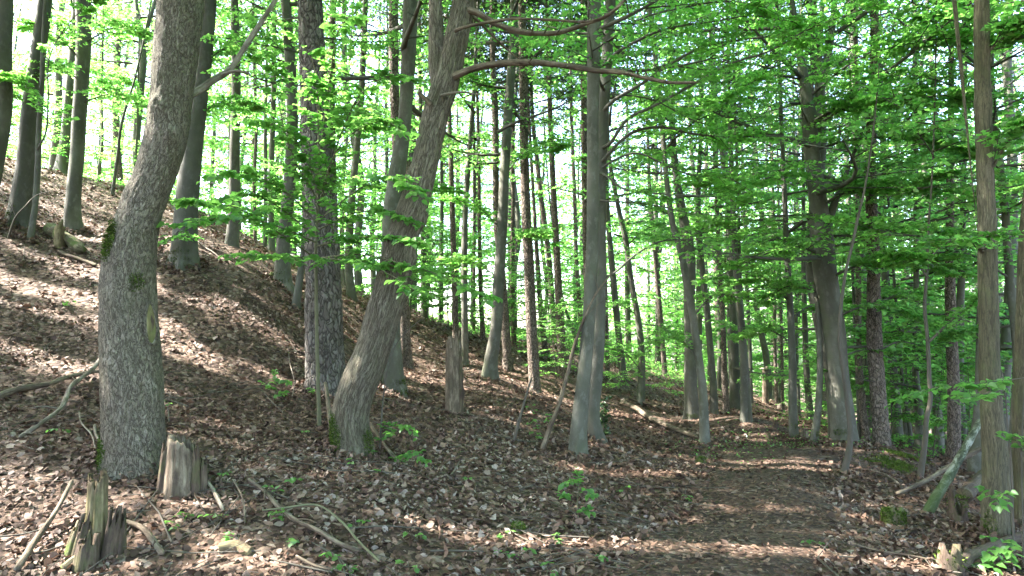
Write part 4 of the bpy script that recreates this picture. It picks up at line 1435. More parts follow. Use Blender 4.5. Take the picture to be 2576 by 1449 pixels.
tree_branch(ln_, [(1180, 35), (1200, 50), (1244, 95), (1288, 135), (1310, 150)], d, d + .7, .020, .008, 'dead')
tree_branch(ln_, [(1110, 240), (1130, 235), (1165, 232), (1190, 236), (1212, 238)], d - .15, d - .4, .018, .006, 'dead_pale', name='broken_branch')
tree_branch(ln_, [(1085, 262), (1066, 245), (1050, 232)], d - .15, d - .2, .03, .02, 'dead', name='broken_branch')
for pts, d0, d1, n in [([(1260, 160), (1340, 157), (1420, 165), (1500, 178), (1570, 183), (1690, 208)], ln_.d - .3, ln_.d - .75, 7), ([(1240, 56), (1288, 75), (1413, 80), (1530, 38)], ln_.d - .1, ln_.d - .4, 6), ([(540, 200), (620, 112), (700, -10)], cr_.d + .3, cr_.d + .8, 4)]:
    P = A3 = at(np.array(pts)[:, 0], np.array(pts)[:, 1], np.linspace(d0, d1, len(pts)))
    A, D, l_ = side_twigs(ln_.rg, P, n, .45, .1, (40, 85), .15)
    host = cr_ if pts[0][0] < 1000 else ln_
    for a_, b_, c_ in zip(A, D, l_):
        sb = MB()
        k1 = a_ + b_ * c_ * .5 + ln_.rg.normal(0, .03, 3)
        tube(sb, np.array([a_, k1, a_ + b_ * c_ + ln_.rg.normal(0, .05, 3)]), np.array([.008, .005, .002]), 9, 4)
        sb.build('side_twig', M['dead'], host.root, host.base, bark=True)
g = []
d = tb.d
for pts, r0, dd, ntw in [
    ([(1515, 372), (1533, 362), (1578, 300), (1638, 270), (1738, 215), (1838, 160), (1932, 130), (2032, 75), (2122, 40), (2212, 10)], .032, -1.6, 40),
    ([(1518, 280), (1535, 260), (1608, 215), (1688, 160), (1763, 120), (1863, 100), (1960, 92), (2080, 110)], .034, -.9, 40),
    ([(1525, 165), (1543, 140), (1608, 100), (1668, 75), (1788, 55), (1888, 40), (2000, 55)], .030, -1.2, 38),
    ([(1530, 105), (1548, 90), (1598, 55), (1738, 15), (1838, 3), (1930, 20)], .026, -1.4, 30),
    ([(1512, 410), (1528, 390), (1598, 330), (1668, 320), (1738, 335), (1832, 345), (1932, 342), (2030, 352)], .030, -1.0, 42),
    ([(1510, 425), (1525, 415), (1603, 385), (1663, 410), (1738, 440), (1838, 450), (1888, 480)], .022, -.6, 26),
    ([(1508, 435), (1523, 440), (1568, 475), (1638, 485), (1788, 495), (1888, 500)], .022, -.8, 18),
    ([(1508, 503), (1520, 505), (1613, 512), (1688, 525), (1763, 545)], .018, -.5, 10),
    ([(1518, 240), (1538, 238), (1638, 250), (1738, 300), (1813, 325)], .018, .6, 24),
    ([(1515, 700), (1540, 690), (1600, 640), (1660, 608), (1738, 602), (1838, 590), (1932, 565)], .022, .9, 22),
]:
    P = tree_branch(tb, pts, d, d + dd, r0, .006)
    g.append((P[1:], int(ntw * .68), .62, 9))
g += [(at([1500, 1400, 1300], [520, 500, 520], [9, 9.2, 9.5]), 0, .3, 6)][:0]
foliage_part(tb, g, L=.066)
g = []
d = bb.d
for pts, r0, dd, ntw in [
    ([(2060, 520), (2140, 480), (2250, 470), (2430, 490)], .03, -1.5, 40), ([(2085, 700), (2180, 660), (2290, 655), (2420, 690)], .028, -2.2, 44),
    ([(2098, 800), (2180, 770), (2290, 790), (2400, 835)], .022, -1.2, 30), ([(2050, 440), (1960, 440), (1860, 470), (1760, 455)], .028, -1.4, 40),
    ([(2070, 640), (1990, 620), (1900, 650), (1800, 700)], .024, -.8, 34), ([(2036, 330), (2130, 270), (2260, 250), (2440, 235)], .03, -2.4, 52),
    ([(2030, 250), (2140, 160), (2280, 110), (2470, 90)], .028, -2.6, 52), ([(2040, 380), (2150, 350), (2300, 350), (2450, 380)], .028, -1.8, 50),
    ([(2085, 745), (1985, 720), (1920, 760)], .022, 1.0, 20), ([(2055, 560), (2150, 560), (2300, 575), (2450, 600)], .026, -2.2, 46),
    ([(2020, 200), (1930, 190), (1840, 240), (1780, 270)], .024, -1.0, 34), ([(2108, 900), (2180, 880), (2260, 910), (2330, 925)], .016, .8, 16),
]:
    P = tree_branch(bb, pts, d, d + dd, r0, .006)
    g.append((P, ntw, .85, 9))
foliage_part(bb, g, L=.085)


def sprays(key, lst, L=.08, tw=.7):
    t = TR[key]
    g = []
    for pts, dd, ntw in lst:
        P = tree_branch(t, pts, t.d, t.d + dd, .018, .005)
        g.append((P, ntw, tw, 9))
    foliage_part(t, g, L=L)


sprays('rightthin', [([(2516, 350), (2420, 230), (2300, 190), (2200, 190)], -.8, 34), ([(2540, 700), (2440, 640), (2330, 640), (2270, 660)], -.8, 26), ([(2500, 120), (2420, 60), (2330, 40)], -.5, 26), ([(2530, 500), (2440, 450), (2350, 440)], -.4, 22),
                     ([(2542, 820), (2450, 830), (2380, 850)], .6, 14)], .075)
sprays('rightlit', [([(2475, 480), (2520, 380), (2560, 330), (2620, 300)], -.3, 18), ([(2468, 150), (2530, 90), (2600, 60)], -.3, 18), ([(2480, 640), (2430, 600), (2380, 610)], -.6, 9)], .07, .5)
sprays('hill_b', [([(205, 200), (120, 170), (20, 235)], -1.2, 24), ([(202, 260), (290, 235), (370, 270)], -.6, 20), ([(208, 110), (290, 70), (380, 90)], -.6, 22), ([(203, 150), (130, 80), (40, 60)], -1.0, 22)], .085)
sprays('hill_thin', [([(93, 378), (114, 338), (121, 258), (126, 140), (190, 40), (248, -5)], -.5, 16), ([(90, 260), (40, 200), (-10, 190)], -.4, 14)], .085, .5)
sprays('hill_crest', [([(174, 220), (240, 190), (330, 200)], -.5, 26), ([(170, 270), (90, 260), (10, 300)], 0, 26)], .1, 1.0)
sprays('smoothbehind', [([(1010, 330), (930, 290), (840, 290)], .8, 20), ([(985, 520), (1060, 470), (1140, 480)], .9, 22), ([(983, 700), (1060, 680), (1150, 700)], 1.2, 20)], .08)
sprays('mid20', [([(1263, 580), (1200, 520), (1120, 500)], .3, 22), ([(1269, 440), (1330, 380), (1420, 370)], .3, 20), ([(1256, 700), (1190, 660), (1110, 660)], .4, 22), ([(1262, 620), (1330, 590), (1400, 610)], .4, 16), ([(1280, 250), (1200, 200), (1110, 210)], .4, 24), ([(1290, 120), (1380, 80), (1460, 90)], .3, 22)], .085)
sprays('mid34', [([(1600, 790), (1540, 760), (1480, 790)], -1.2, 18), ([(1608, 860), (1670, 830), (1730, 850)], -1, 18), ([(1575, 620), (1640, 570), (1700, 580)], -.5, 20), ([(1612, 930), (1560, 880), (1500, 890)], -1.5, 18)], .085, .9)
sprays('mid35', [([(1757, 900), (1700, 850), (1640, 860)], .3, 12), ([(1741, 800), (1800, 740), (1860, 750)], .3, 14), ([(1706, 630), (1780, 570), (1850, 570)], .4, 16)], .075)
sprays('mid44', [([(1986, 760), (1920, 700), (1850, 710)], 0, 24), ([(1980, 640), (2040, 590), (2110, 590)], .5, 18), ([(1990, 860), (1930, 830), (1880, 840)], .4, 16), ([(1990, 800), (2040, 770), (2080, 780)], .6, 14)], .085, .9)
sprays('leftroot', [([(485, 300), (560, 260), (640, 270)], .6, 18), ([(500, 170), (580, 120), (660, 140)], .6, 20), ([(470, 560), (440, 590), (410, 620)], -.5, 4)], .085)
sprays('clawroot', [([(733, 150), (660, 90), (590, 100)], .4, 20), ([(736, 350), (800, 300), (880, 310)], .5, 18), ([(730, 300), (660, 280), (600, 320)], .4, 16)], .085)
sprays('moundpine', [([(2214, 880), (2260, 860), (2330, 870), (2400, 850)], .3, 14), ([(2210, 760), (2280, 735), (2350, 740)], .4, 12), ([(2200, 960), (2150, 950), (2090, 930)], .5, 5)], .07, .5)
sprays('crookdark', [([(2337, 860), (2390, 810), (2440, 770), (2470, 740)], -.3, 14), ([(2336, 700), (2290, 650), (2240, 640)], .3, 14), ([(2345, 640), (2400, 590), (2460, 580)], .3, 14)], .075, .5)

# ------------------------------------------------------------------ which trees the distant ones stand between
REFS = [('hill_a', 'ribbed hill beech'), ('hill_b', 'sunlit-foot hill beech'), ('crooked', 'crooked trunk'), ('leftroot', 'mossy-rooted beech'), ('clawroot', 'claw-rooted beech'), ('bigpine', 'plated pine'), ('leaning', 'leaning tree'), ('mid14', 'beech by the snag'),
        ('mid20', 'tall slope beech'), ('mid24', 'thickest slope pine'), ('twinback', 'touching beeches'), ('mid34', 'bowed beech'), ('mid37', 'crossing pair'), ('mid41', 'close two beeches'), ('mid44', 'bend beech'),
        ('bigbeech', 'massive beech'), ('moundpine', 'mound pine'), ('redpine', 'reddish pine'), ('rightlit', 'striped trunk')]


def px_of(p):
    v = np.array([p[1] * CP + p[2] * SP, -p[1] * SP + p[2] * CP])
    return CX + F * p[0] / v[0]


def ref_x(t):
    i = int(np.argmin(abs(t.C[:, 2] - 0.0)))
    return px_of(t.C[i])


RX = sorted((ref_x(TR[k]), n) for k, n in REFS)
_ones = ['', 'first', 'second', 'third', 'fourth', 'fifth', 'sixth', 'seventh', 'eighth', 'ninth']
ORD = _ones[1:] + ['tenth', 'eleventh', 'twelfth', 'thirteenth', 'fourteenth', 'fifteenth', 'sixteenth', 'seventeenth', 'eighteenth', 'nineteenth']
for _t, _tt in (('twenty', 'twentieth'), ('thirty', 'thirtieth'), ('forty', 'fortieth'), ('fifty', 'fiftieth')):
    ORD += [_tt] + [_t + '-' + o for o in _ones[1:]]


def label_between(objs, noun, tail=''):
    """Labels that count each far thing off between two trees one can find."""
    gaps = {}
    for o in objs:
        x = px_of(np.array(o.location))
        k = sum(1 for r in RX if r[0] < x)
        gaps.setdefault(k, []).append((x, o))
    for k, lst in gaps.items():
        lst.sort(key=lambda q: q[0])
        for i, (x, o) in enumerate(lst):
            od = ORD[min(i, len(ORD) - 1)]
            if k == 0:
                o['label'] = '%s %s short of the %s, from the picture edge' % (od, noun, RX[0][1])
            elif k == len(RX):
                o['label'] = '%s %s past the %s towards the picture edge' % (od, noun, RX[-1][1])
            else:
                o['label'] = '%s %s from the %s to the %s' % (od, noun, RX[k - 1][1], RX[k][1])


label_between([o for o in SC.objects if o.get('group') == 'distant beeches deep in the wood'], 'distant leafy beech')
label_between([o for o in SC.objects if o.get('group') == 'distant pines deep in the wood'], 'distant slim pine')

# ------------------------------------------------------------------ understorey saplings
VS = []
for i in range(4):
    rg = np.random.default_rng(640 + i)
    st = MB()
    P = np.array([[0, 0, -.15], [.02, .01, .6], [.05 * (i - 1.5), .03, 1.3], [.09 * (i - 1.5), -.05, 2.1], [.1 * (i - 1.5), -.1, 2.6]])
    tube(st, P, np.linspace(.016, .004, 5), 14, 5)
    ax = lambda h, P=P: np.array([np.interp(h, P[:, 2], P[:, 0]), np.interp(h, P[:, 2], P[:, 1]), h])
    lv, lm = crown(rg, ax, .45, 2.55, 1.15, 15, 5, 4, 7, .075, .5, (-4, 40), None, None, .010, .3)
    me = st.mesh('stem', bark=True)
    me.materials.append(M['twig'])
    VS.append([('stem', me, None), ('foliage', leaf_mesh(rg, lv, 'foliage', M['leaf']), 'stuff'), ('twigs', _lm(lm, 'beech'), 'stuff')])
    VS[-1][2][1].materials[0] = M['twig']
saps = []
rg = np.random.default_rng(66)
for i, (px, py, sc) in enumerate([(1398, 972, .75), (1432, 930, .9), (1350, 900, 1.0), (1560, 1000, .75), (1660, 1010, .7), (1300, 872, 1.0), (1090, 812, 1.2), (1175, 850, 1.1), 
                                  (2085, 1075, .8), (2240, 1110, 1.2), (2345, 1150, 1.0), (2430, 1165, .9), (2165, 1090, 1.3), (1030, 800, 1.3), (945, 770, 1.3), (865, 715, 1.4),
                                  (1245, 860, 1.2), (1460, 885, .8), (2285, 1115, 1.5), (2380, 1125, 1.5), (1130, 830, 1.2), (640, 590, 1.2), (770, 690, 1.3), (530, 545, 1.2),
                                  (1380, 890, 1.2), (1505, 900, .8), (420, 505, 1.2), (250, 452, 1.0), (90, 425, 1.0), (2520, 1150, 1.2), (2560, 1120, 1.4), (2480, 1130, 1.3)]):
    p = ground_hit(px, py)[0]
    if np.isnan(p[2]) or p[1] > 40:
        dd = 26.0
        q = at(px, py, dd)
        p = np.array([q[0], q[1], float(H(q[0], q[1]))])
    root = empty('beech_sapling', p, 'x', 'sapling', 'leafy beech saplings between the trunks')
    root.rotation_euler = (rg.normal(0, .05), rg.normal(0, .05), rg.uniform(0, 6.28))
    s = sc * (1 if p[1] < 22 else 1.35)
    root.scale = (s, s, s)
    for (nm, me, kd) in VS[i % 4]:
        part(nm, me, root, kd)
    saps.append(root)
label_between(saps, 'low leafy beech sapling')
print('saplings', round(time.perf_counter() - T_START, 1))
# ------------------------------------------------------------------ plants with leaves one can pick out
LEAFM = {}


def leaf_variants(mat):
    if mat not in LEAFM:
        LEAFM[mat] = []
        for i, tn in enumerate((.1, .3, .5, .7, .95)):
            b = MB()
            big_leaf(b, np.zeros((1, 3)), np.array([[0, 1.0, 0]]), np.array([[0, 0, 1.0]]), 1.0, .82, np.array([tn]), .10 + .03 * i, .06 + .05 * i)
            me = b.mesh('leaf', smooth=False, tone=True)
            me.materials.append(M[mat])
            LEAFM[mat].append(me)
    return LEAFM[mat]


def put_leaf(me, P, Tp, N, L, root):
    Tp = Tp / np.linalg.norm(Tp)
    S = np.cross(Tp, N)
    S /= np.linalg.norm(S)
    N = np.cross(S, Tp)
    o = bpy.data.objects.new('leaf', me)
    link(o)
    o.parent = root
    o.matrix_basis = Matrix(((S[0] * L, Tp[0] * L, N[0] * L, P[0]), (S[1] * L, Tp[1] * L, N[1] * L, P[1]), (S[2] * L, Tp[2] * L, N[2] * L, P[2]), (0, 0, 0, 1)))
    return o


def leafy_plant(name, label, cat, base, stems, branches, L, tl, nlf, n_ind, mat='lime', smat='twig_green', group=None, seed=1, flat=.3, twigs=True):
    rg = np.random.default_rng(seed)
    base = np.asarray(base, float)
    root = empty(name, base, label, cat, group)
    for (P, r0, r1) in stems:
        b = MB()
        tube(b, P, np.linspace(r0, r1, len(P)), max(8, len(P) * 5), 7, lambda TH, S, r: r * .3 * (vnoise(np.stack([np.cos(TH), np.sin(TH), S * 8], -1) + seed) - .5))
        b.build('stem', M[smat], root, base, bark=True)
    out = [[], [], [], []]
    tb_ = MB()
    for (P, r0, ntw) in branches:
        b = MB()
        tube(b, P, np.linspace(r0, .002, len(P)), len(P) * 4, 5)
        b.build('branch', M[smat], root, base, bark=True)
        A, D, ln = side_twigs(rg, P, ntw, tl, .1)
        if twigs:
            prisms(tb_, A, A + D * ln[:, None] - Z3 * (.08 * ln)[:, None], .003, .0012)
        # the tip goes on as a twig of its own
        A = np.vstack([A, P[-2][None]])
        D = np.vstack([D, norm((P[-1] - P[-2])[None])])
        ln = np.append(ln, np.linalg.norm(P[-1] - P[-2]) + tl * .3)
        for k, v in enumerate(twig_leaves(rg, A, D, ln, nlf, L, .08, flat)):
            out[k].append(v)
    if twigs and tb_.n:
        tb_.build('twigs', M[smat], root, base, bark=True, kind='stuff')
    P, Tp, N, LL = [np.concatenate(v) for v in out]
    od = np.argsort(np.linalg.norm(P, axis=1))
    vs = leaf_variants(mat)
    for i in od[:n_ind]:
        put_leaf(vs[int(rg.integers(0, 5))], P[i] - base, Tp[i], N[i], LL[i], root)
    rest = od[n_ind:]
    if len(rest):
        me = leaf_mesh(rg, (P[rest], Tp[rest], N[rest], LL[rest]), 'foliage', M[mat], base, .82, big=True)
        part('foliage', me, root, 'stuff')
    return root


def A_(pts, d0, d1):
    pts = np.array(pts, float)
    return at(pts[:, 0], pts[:, 1], np.linspace(d0, d1, len(pts)))


def ground_at(px, py):
    return ground_hit(px, py)[0]


b0 = ground_at(803, 1064)
ds = min(b0[1], 7.9)
br = []
for pts, dd, n in [([(795, 650), (700, 585), (600, 525), (480, 505)], 6.0, 15), ([(795, 610), (700, 570), (590, 545), (440, 570)], 5.7, 15), ([(797, 560), (720, 485), (620, 435), (520, 445)], 6.8, 15),
                   ([(795, 620), (880, 600), (980, 595), (1060, 610)], 6.4, 15), ([(797, 560), (890, 485), (980, 445), (1070, 500)], 6.3, 15), ([(798, 540), (869, 310), (904, 240), (980, 190), (1060, 205)], 6.8, 18),
                   ([(798, 530), (844, 385), (894, 330), (969, 305), (1015, 335)], 6.8, 15), ([(800, 560), (780, 420), (720, 330), (640, 300)], 7.0, 14), ([(800, 540), (800, 300), (785, 150), (720, 60)], 7.0, 18),
                   ([(795, 650), (870, 655), (960, 680), (1060, 740)], 6.2, 15), ([(796, 650), (900, 640), (1000, 660), (1100, 690), (1225, 745)], 5.9, 12), ([(790, 650), (700, 645), (590, 640)], 6.4, 9),
                   ([(798, 600), (700, 520), (640, 490), (560, 500)], 7.0, 13), ([(800, 420), (830, 200), (850, 80), (900, 20)], 6.6, 16), ([(798, 580), (880, 540), (960, 530), (1040, 560)], 6.9, 14), ([(797, 500), (740, 400), (700, 250), (690, 130)], 6.9, 14)]:
    br.append((A_(pts, ds, dd), .011, int(n * 1.9)))
stem = A_([(803, 1070), (801, 1000), (797, 850), (795, 700), (794, 620), (798, 540), (800, 420), (802, 300), (804, 180)], ds, ds)
leafy_plant('lime_sapling', 'tall slender lime sapling spreading sprays of big fresh leaves before the plated pine', 'sapling', stem[0], [(stem, .026, .010)], br, .080, .36, 8, 300, seed=4)

# sprays of big leaves hanging in from a hazel beside the path
bz = ground_at(2553, 1446)
st1 = np.vstack([bz - [0, 0, .1], A_([(2548, 1320), (2546, 1200), (2536, 1080), (2528, 990), (2520, 930)], bz[1], bz[1] + .1)])
bz2 = bz + [.10, .05, 0]
st2 = np.vstack([bz2 - [0, 0, .1], A_([(2572, 1300), (2570, 1150), (2576, 1000), (2590, 900)], bz2[1], bz2[1])])
leafy_plant('hazel_bush', 'thin-stemmed hazel with broad dark green leaves before the sun-striped trunk', 'bush', bz, [(st1, .008, .004), (st2, .007, .003)],
            [(A_([(2532, 1000), (2450, 965), (2350, 975), (2240, 1012)], bz[1], bz[1] + .6), .006, 13), (A_([(2530, 980), (2440, 1000), (2380, 1010)], bz[1], bz[1] - .2), .005, 9), (A_([(2580, 950), (2500, 960), (2420, 970)], bz[1], bz[1] + .1), .005, 9),
             (A_([(2546, 1250), (2520, 1240), (2500, 1260)], bz[1], bz[1] - .1), .004, 5), (A_([(2548, 1350), (2520, 1370), (2510, 1400)], bz[1], bz[1] - .1), .004, 6), (A_([(2570, 1150), (2555, 1100), (2530, 1090)], bz[1], bz[1]), .004, 5),
             (A_([(2550, 1400), (2480, 1415), (2440, 1425)], bz[1], bz[1] - .1), .004, 5)], .060, .20, 5, 170, 'lime', 'twig', seed=9)

# seedlings
b = ground_at(1455, 1312)
s_ = A_([(1455, 1312), (1452, 1260), (1456, 1215), (1450, 1180)], b[1], b[1])
leafy_plant('seedling', 'knee-high upright green seedling on the bank beside the path', 'seedling', b, [(s_, .005, .002)],
            [(A_([(1453, 1270), (1425, 1250), (1412, 1240)], b[1], b[1] - .1), .003, 3), (A_([(1454, 1240), (1475, 1235), (1490, 1245)], b[1], b[1] - .1), .003, 3), (A_([(1455, 1220), (1435, 1212), (1422, 1215)], b[1], b[1]), .003, 3), (A_([(1453, 1290), (1470, 1285), (1480, 1275)], b[1], b[1] - .1), .003, 3), (s_[1:], .002, 3)],
            .06, .10, 4, 90, 'lime', seed=21)
b = ground_at(690, 1008)
s_ = A_([(690, 1008), (692, 970), (690, 935)], b[1], b[1])
leafy_plant('seedling', 'bushy green seedling on the slope uphill of the plated pine', 'seedling', b, [(s_, .005, .002)],
            [(A_([(691, 985), (672, 970), (662, 962)], b[1], b[1] - .1), .003, 3), (A_([(691, 965), (712, 955), (722, 960)], b[1], b[1] - .1), .003, 3), (s_[1:], .002, 4), (A_([(690, 995), (705, 990), (715, 985)], b[1], b[1] - .1), .003, 3)], .065, .10, 4, 70, 'lime', seed=22)
b = ground_at(954, 1142)
s_ = A_([(954, 1142), (964, 1005), (974, 935), (1004, 855), (1069, 795)], b[1], b[1] - .3)
leafy_plant('seedling', 'wiry leafless-topped sapling with green lower leaves at the leaning tree foot', 'seedling', b, [(s_, .010, .004)],
            [(A_([(956, 1110), (985, 1062), (1015, 1068), (1050, 1100)], b[1], b[1] - .5), .004, 9), (A_([(956, 1120), (975, 1085), (990, 1090)], b[1], b[1] - .4), .004, 6)], .062, .12, 4, 60, 'lime', 'twig', seed=23)
b = ground_at(1000, 1182)
leafy_plant('seedling', 'low arching green spray downhill of the leaning tree', 'seedling', b, [],
            [(A_([(1000, 1182), (1010, 1148), (1040, 1140), (1075, 1165)], b[1], b[1] - .2), .004, 9), (A_([(1000, 1180), (1000, 1152), (1015, 1145)], b[1], b[1] - .1), .003, 4)], .06, .12, 4, 50, 'lime', seed=24)
for i, (px, py, hh) in enumerate([(555, 1212, .10), (450, 1298, .05), (545, 1310, .09), (445, 1326, .05), (420, 1038, .10), (145, 1102, .08), (175, 780, .12), (597, 1356, .05), (771, 1003, .12), (899, 1184, .10), (739, 1222, .07), (764, 1098, .08),
                                  (686, 1250, .10), (709, 1304, .09), (676, 1328, .10), (719, 1386, .07), (826, 1406, .06), (899, 1336, .07), (964, 1210, .06), (1184, 1214, .06), (1041, 1348, .06), (1249, 1392, .05), (1024, 1430, .06), (1276, 1346, .06),
                                  (874, 1446, .06), (1373, 1446, .07), (1318, 1400, .06), (1388, 1356, .05), (1493, 1416, .06), (1713, 1268, .08), (1558, 1238, .06), (1340, 1095, .25), (1350, 1120, .2), (1390, 1080, .25), (2040, 1395, .05), (1330, 1060, .3), (930, 1150, .12)]):
    rgs = np.random.default_rng(700 + i)
    b = ground_at(px, py)
    st = b + np.array([[0, 0, -.02], [.01, 0, hh * .5], [rgs.normal(0, .2) * hh, -.01, hh]])
    nb = 2 if hh < .12 else 4
    brs = []
    for k in range(nb):
        a = rgs.uniform(0, 6.28)
        f = .5 + .5 * k / nb
        p0 = st[0] + (st[2] - st[0]) * f
        brs.append((np.array([p0, p0 + [math.cos(a) * .04, math.sin(a) * .04, .015], p0 + [math.cos(a) * .08, math.sin(a) * .08, .012]]), .0015, 1))
    leafy_plant('seedling', 'tiny green seedling pushing up through the brown fallen leaves', 'seedling', b, [(st, .003, .0015)], brs, .042, .04, 2 if hh < .12 else 3, 30, 'lime', group='tiny seedlings dotted over the leaf litter', seed=700 + i, twigs=False)

# dark evergreen bush at the foot of the touching beeches
b = ground_at(1521, 1098)
rg = np.random.default_rng(31)
sts, brs = [], []
for k in range(7):
    e = b + np.array([rg.normal(0, .10), rg.normal(0, .08), rg.uniform(.35, .62)])
    m_ = (b + e) / 2 + rg.normal(0, .03, 3)
    P = np.array([b - [0, 0, .05], m_, e])
    sts.append((P, .006, .003))
    brs.append((P, .003, 7))
leafy_plant('holly_bush', 'small dark evergreen bush hugging the foot of the touching beeches', 'bush', b, sts, brs, .05, .16, 6, 150, 'holly', 'twig', seed=32, flat=.9)

# ------------------------------------------------------------------ dead wood
def lying(name, label, pts, lifts, w0, w1, mat='dead', cat='branch', group=None, dist=None, side=(), rough=.42, seg=8, part_name='wood', end_lift=None):
    """A branch or log on the ground: pixel points over the ground, each lifted by so many metres; widths in metres."""
    pts = np.array(pts, float)
    G = ground_hit(pts[:, 0], pts[:, 1])
    if dist is not None:
        G = at(pts[:, 0], pts[:, 1], np.array(dist, float))
    else:
        G[:, 2] += np.array(lifts)
    n = len(G)
    base = G[0].copy()
    root = empty(name, base, label, cat, group)
    sd = int(pts[0, 0] + pts[0, 1]) % 97
    b = MB()
    tube(b, G, np.linspace(w0 / 2, w1 / 2, n), max(18, n * 9), seg, lambda TH, S, r: r * rough * 2 * (fbm(np.stack([np.cos(TH) * 1.4, np.sin(TH) * 1.4, S * 7], -1) + sd, 3) - .5), cap=True)
    b.build(part_name, M[mat], root, base, bark=True)
    for (k, dx, dy, dz, w) in side:
        b = MB()
        q = np.array([dx, dy, dz])
        tube(b, np.array([G[k], G[k] + q * .5 + [0, 0, .02], G[k] + q]), np.array([w, w * .7, w * .3]) / 2, 10, 5)
        b.build('side_twig', M[mat], root, base, bark=True)
    return root


lying('dead_branch', 'pale curved dead branch lying in from the picture edge toward the crooked trunk', [(-30, 1024), (40, 1012), (110, 996), (175, 974), (235, 962), (275, 956)], [.06, .08, .10, .10, .09, .06], .075, .045, 'dead', side=[(3, .2, -.1, -.12, .02)])
lying('dead_branch', 'forked pale dead branch propped against the crooked trunk base', [(50, 1112), (105, 1088), (150, 1060), (178, 1020), (225, 985), (272, 946)], [.02, .06, .12, .16, .2, .28], .035, .055, 'dead_pale', side=[(3, .05, -.25, -.2, .03), (2, -.25, -.1, .02, .02)])
lying('dead_branch', 'thin crooked twig-branch beside the crooked trunk foot', [(198, 1055), (205, 1085), (228, 1110), (240, 1150)], [.05, .05, .05, .03], .015, .012, 'dead_pale')
lying('dead_branch', 'short crooked stick curling away from the crooked trunk foot', [(236, 1090), (244, 1120), (258, 1145), (285, 1160), (298, 1178)], [.06, .06, .06, .05, .04], .028, .018, 'dead_pale')
lying('dead_branch', 'smooth dead stick rising from the corner to the rotten snag stump', [(40, 1460), (90, 1400), (140, 1340), (180, 1288)], [.03, .08, .14, .22], .045, .028, 'dead', cat='stick')
lying('dead_branch', 'long greyish dead branch on the leaves, uppermost of the downhill pair', [(625, 1225), (665, 1255), (700, 1295), (740, 1330), (800, 1362), (850, 1382), (900, 1402)], [.05, .05, .06, .06, .06, .05, .04], .03, .035, 'dead', side=[(1, .12, -.32, 0, .018), (3, .25, -.2, .02, .014)])
lying('dead_branch', 'thin greenish dead branch arching over the leaves, lower of the downhill pair', [(660, 1305), (710, 1298), (790, 1302), (850, 1335), (900, 1375), (955, 1430)], [.06, .08, .09, .08, .06, .04], .012, .020, 'twig_green')
lying('dead_branch', 'curved pale stick on the leaves just beyond the hollow stump', [(470, 1150), (505, 1180), (515, 1215), (535, 1250), (562, 1285)], [.05, .06, .06, .05, .03], .022, .03, 'dead_pale')
lying('dead_branch', 'short grey stick between the hollow stump and the long branch', [(585, 1232), (605, 1262), (614, 1290), (616, 1322)], [.06, .06, .05, .03], .018, .012, 'dead', cat='stick')
lying('dead_branch', 'thick half buried grey branch below the rotten snag stump', [(300, 1325), (345, 1345), (385, 1372), (410, 1400)], [.05, .05, .04, .03], .03, .045, 'dead')
lying('dead_branch', 'dead stick lying at the bottom edge beside the long branches', [(745, 1420), (800, 1438), (860, 1455)], [.04, .04, .03], .022, .015, 'dead', cat='stick')
lying('dead_branch', 'short pale stick poking up among the leaves mid slope', [(1135, 1200), (1148, 1188), (1156, 1180)], [.02, .05, .09], .016, .012, 'dead_pale', cat='stick')
lying('dead_branch', 'stout stick leaning down from the leaning tree foot', [(930, 1090), (955, 1120), (990, 1155), (1010, 1180)], [.12, .09, .05, .02], .05, .035, 'dead', cat='stick')
lying('dead_branch', 'snapped stick stub at the mossy foot of the leaning tree', [(838, 1108), (832, 1085), (822, 1050), (816, 1034)], [0, .08, .26, .36], .06, .045, 'dead', cat='stick')
lying('dead_branch', 'whitish crooked twigs at the plated pine foot', [(735, 1010), (740, 985), (728, 950), (722, 915)], [.04, .12, .22, .33], .014, .006, 'dead_pale', cat='stick', side=[(1, .12, 0, .12, .008), (2, -.1, 0, .10, .007)])
lying('dead_branch', 'dark dead branch below the mossy log on the upper slope', [(149, 640), (185, 655), (215, 665), (243, 676)], [.05, .06, .06, .04], .07, .05, 'dark_rot')
lying('dead_branch', 'pale stick on the slope beside the mossy-rooted beech', [(498, 610), (520, 630), (545, 645), (552, 660)], [.05, .05, .05, .03], .03, .02, 'dead_pale', cat='stick')
lying('dead_branch', 'dark twiggy dead branch propped before the ribbed beech', [(20, 600), (40, 545), (62, 520), (95, 490), (130, 480)], [.05, .5, .7, .85, .9], .03, .01, 'twig', dist=[11.4, 11.3, 11.2, 11.1, 11.1], side=[(1, -.2, 0, .4, .015)])
lying('fallen_log', 'long thin fallen log lying down the slope past the touching beeches', [(1566, 1024), (1600, 1044), (1638, 1064), (1703, 1094), (1758, 1116)], [.12, .12, .12, .10, .08], .13, .08, 'dead', 'log')
lying('fallen_log', 'dark thin log above the long thin fallen log', [(1583, 1008), (1630, 1022), (1680, 1042)], [.10, .10, .08], .10, .06, 'dark_rot', 'log')
lying('fallen_log', 'mossy rotten log on the steep upper slope under the sunlit-foot beech', [(128, 590), (150, 607), (175, 622), (208, 642)], [.10, .12, .10, .06], .26, .20, 'mosslog', 'log')
lying('fallen_log', 'short mossy chunk of log sunk in the leaves near the bottom edge', [(556, 1386), (590, 1384), (634, 1388)], [.01, .02, .01], .085, .07, 'rot', 'log', seg=12)
lying('fallen_log', 'dark mossy log at the foot of the sun-striped trunk, bottom corner', [(2395, 1455), (2445, 1432), (2490, 1408), (2550, 1384), (2600, 1370)], [.05, .06, .07, .08, .08], .10, .08, 'dark_rot', 'log', seg=12)
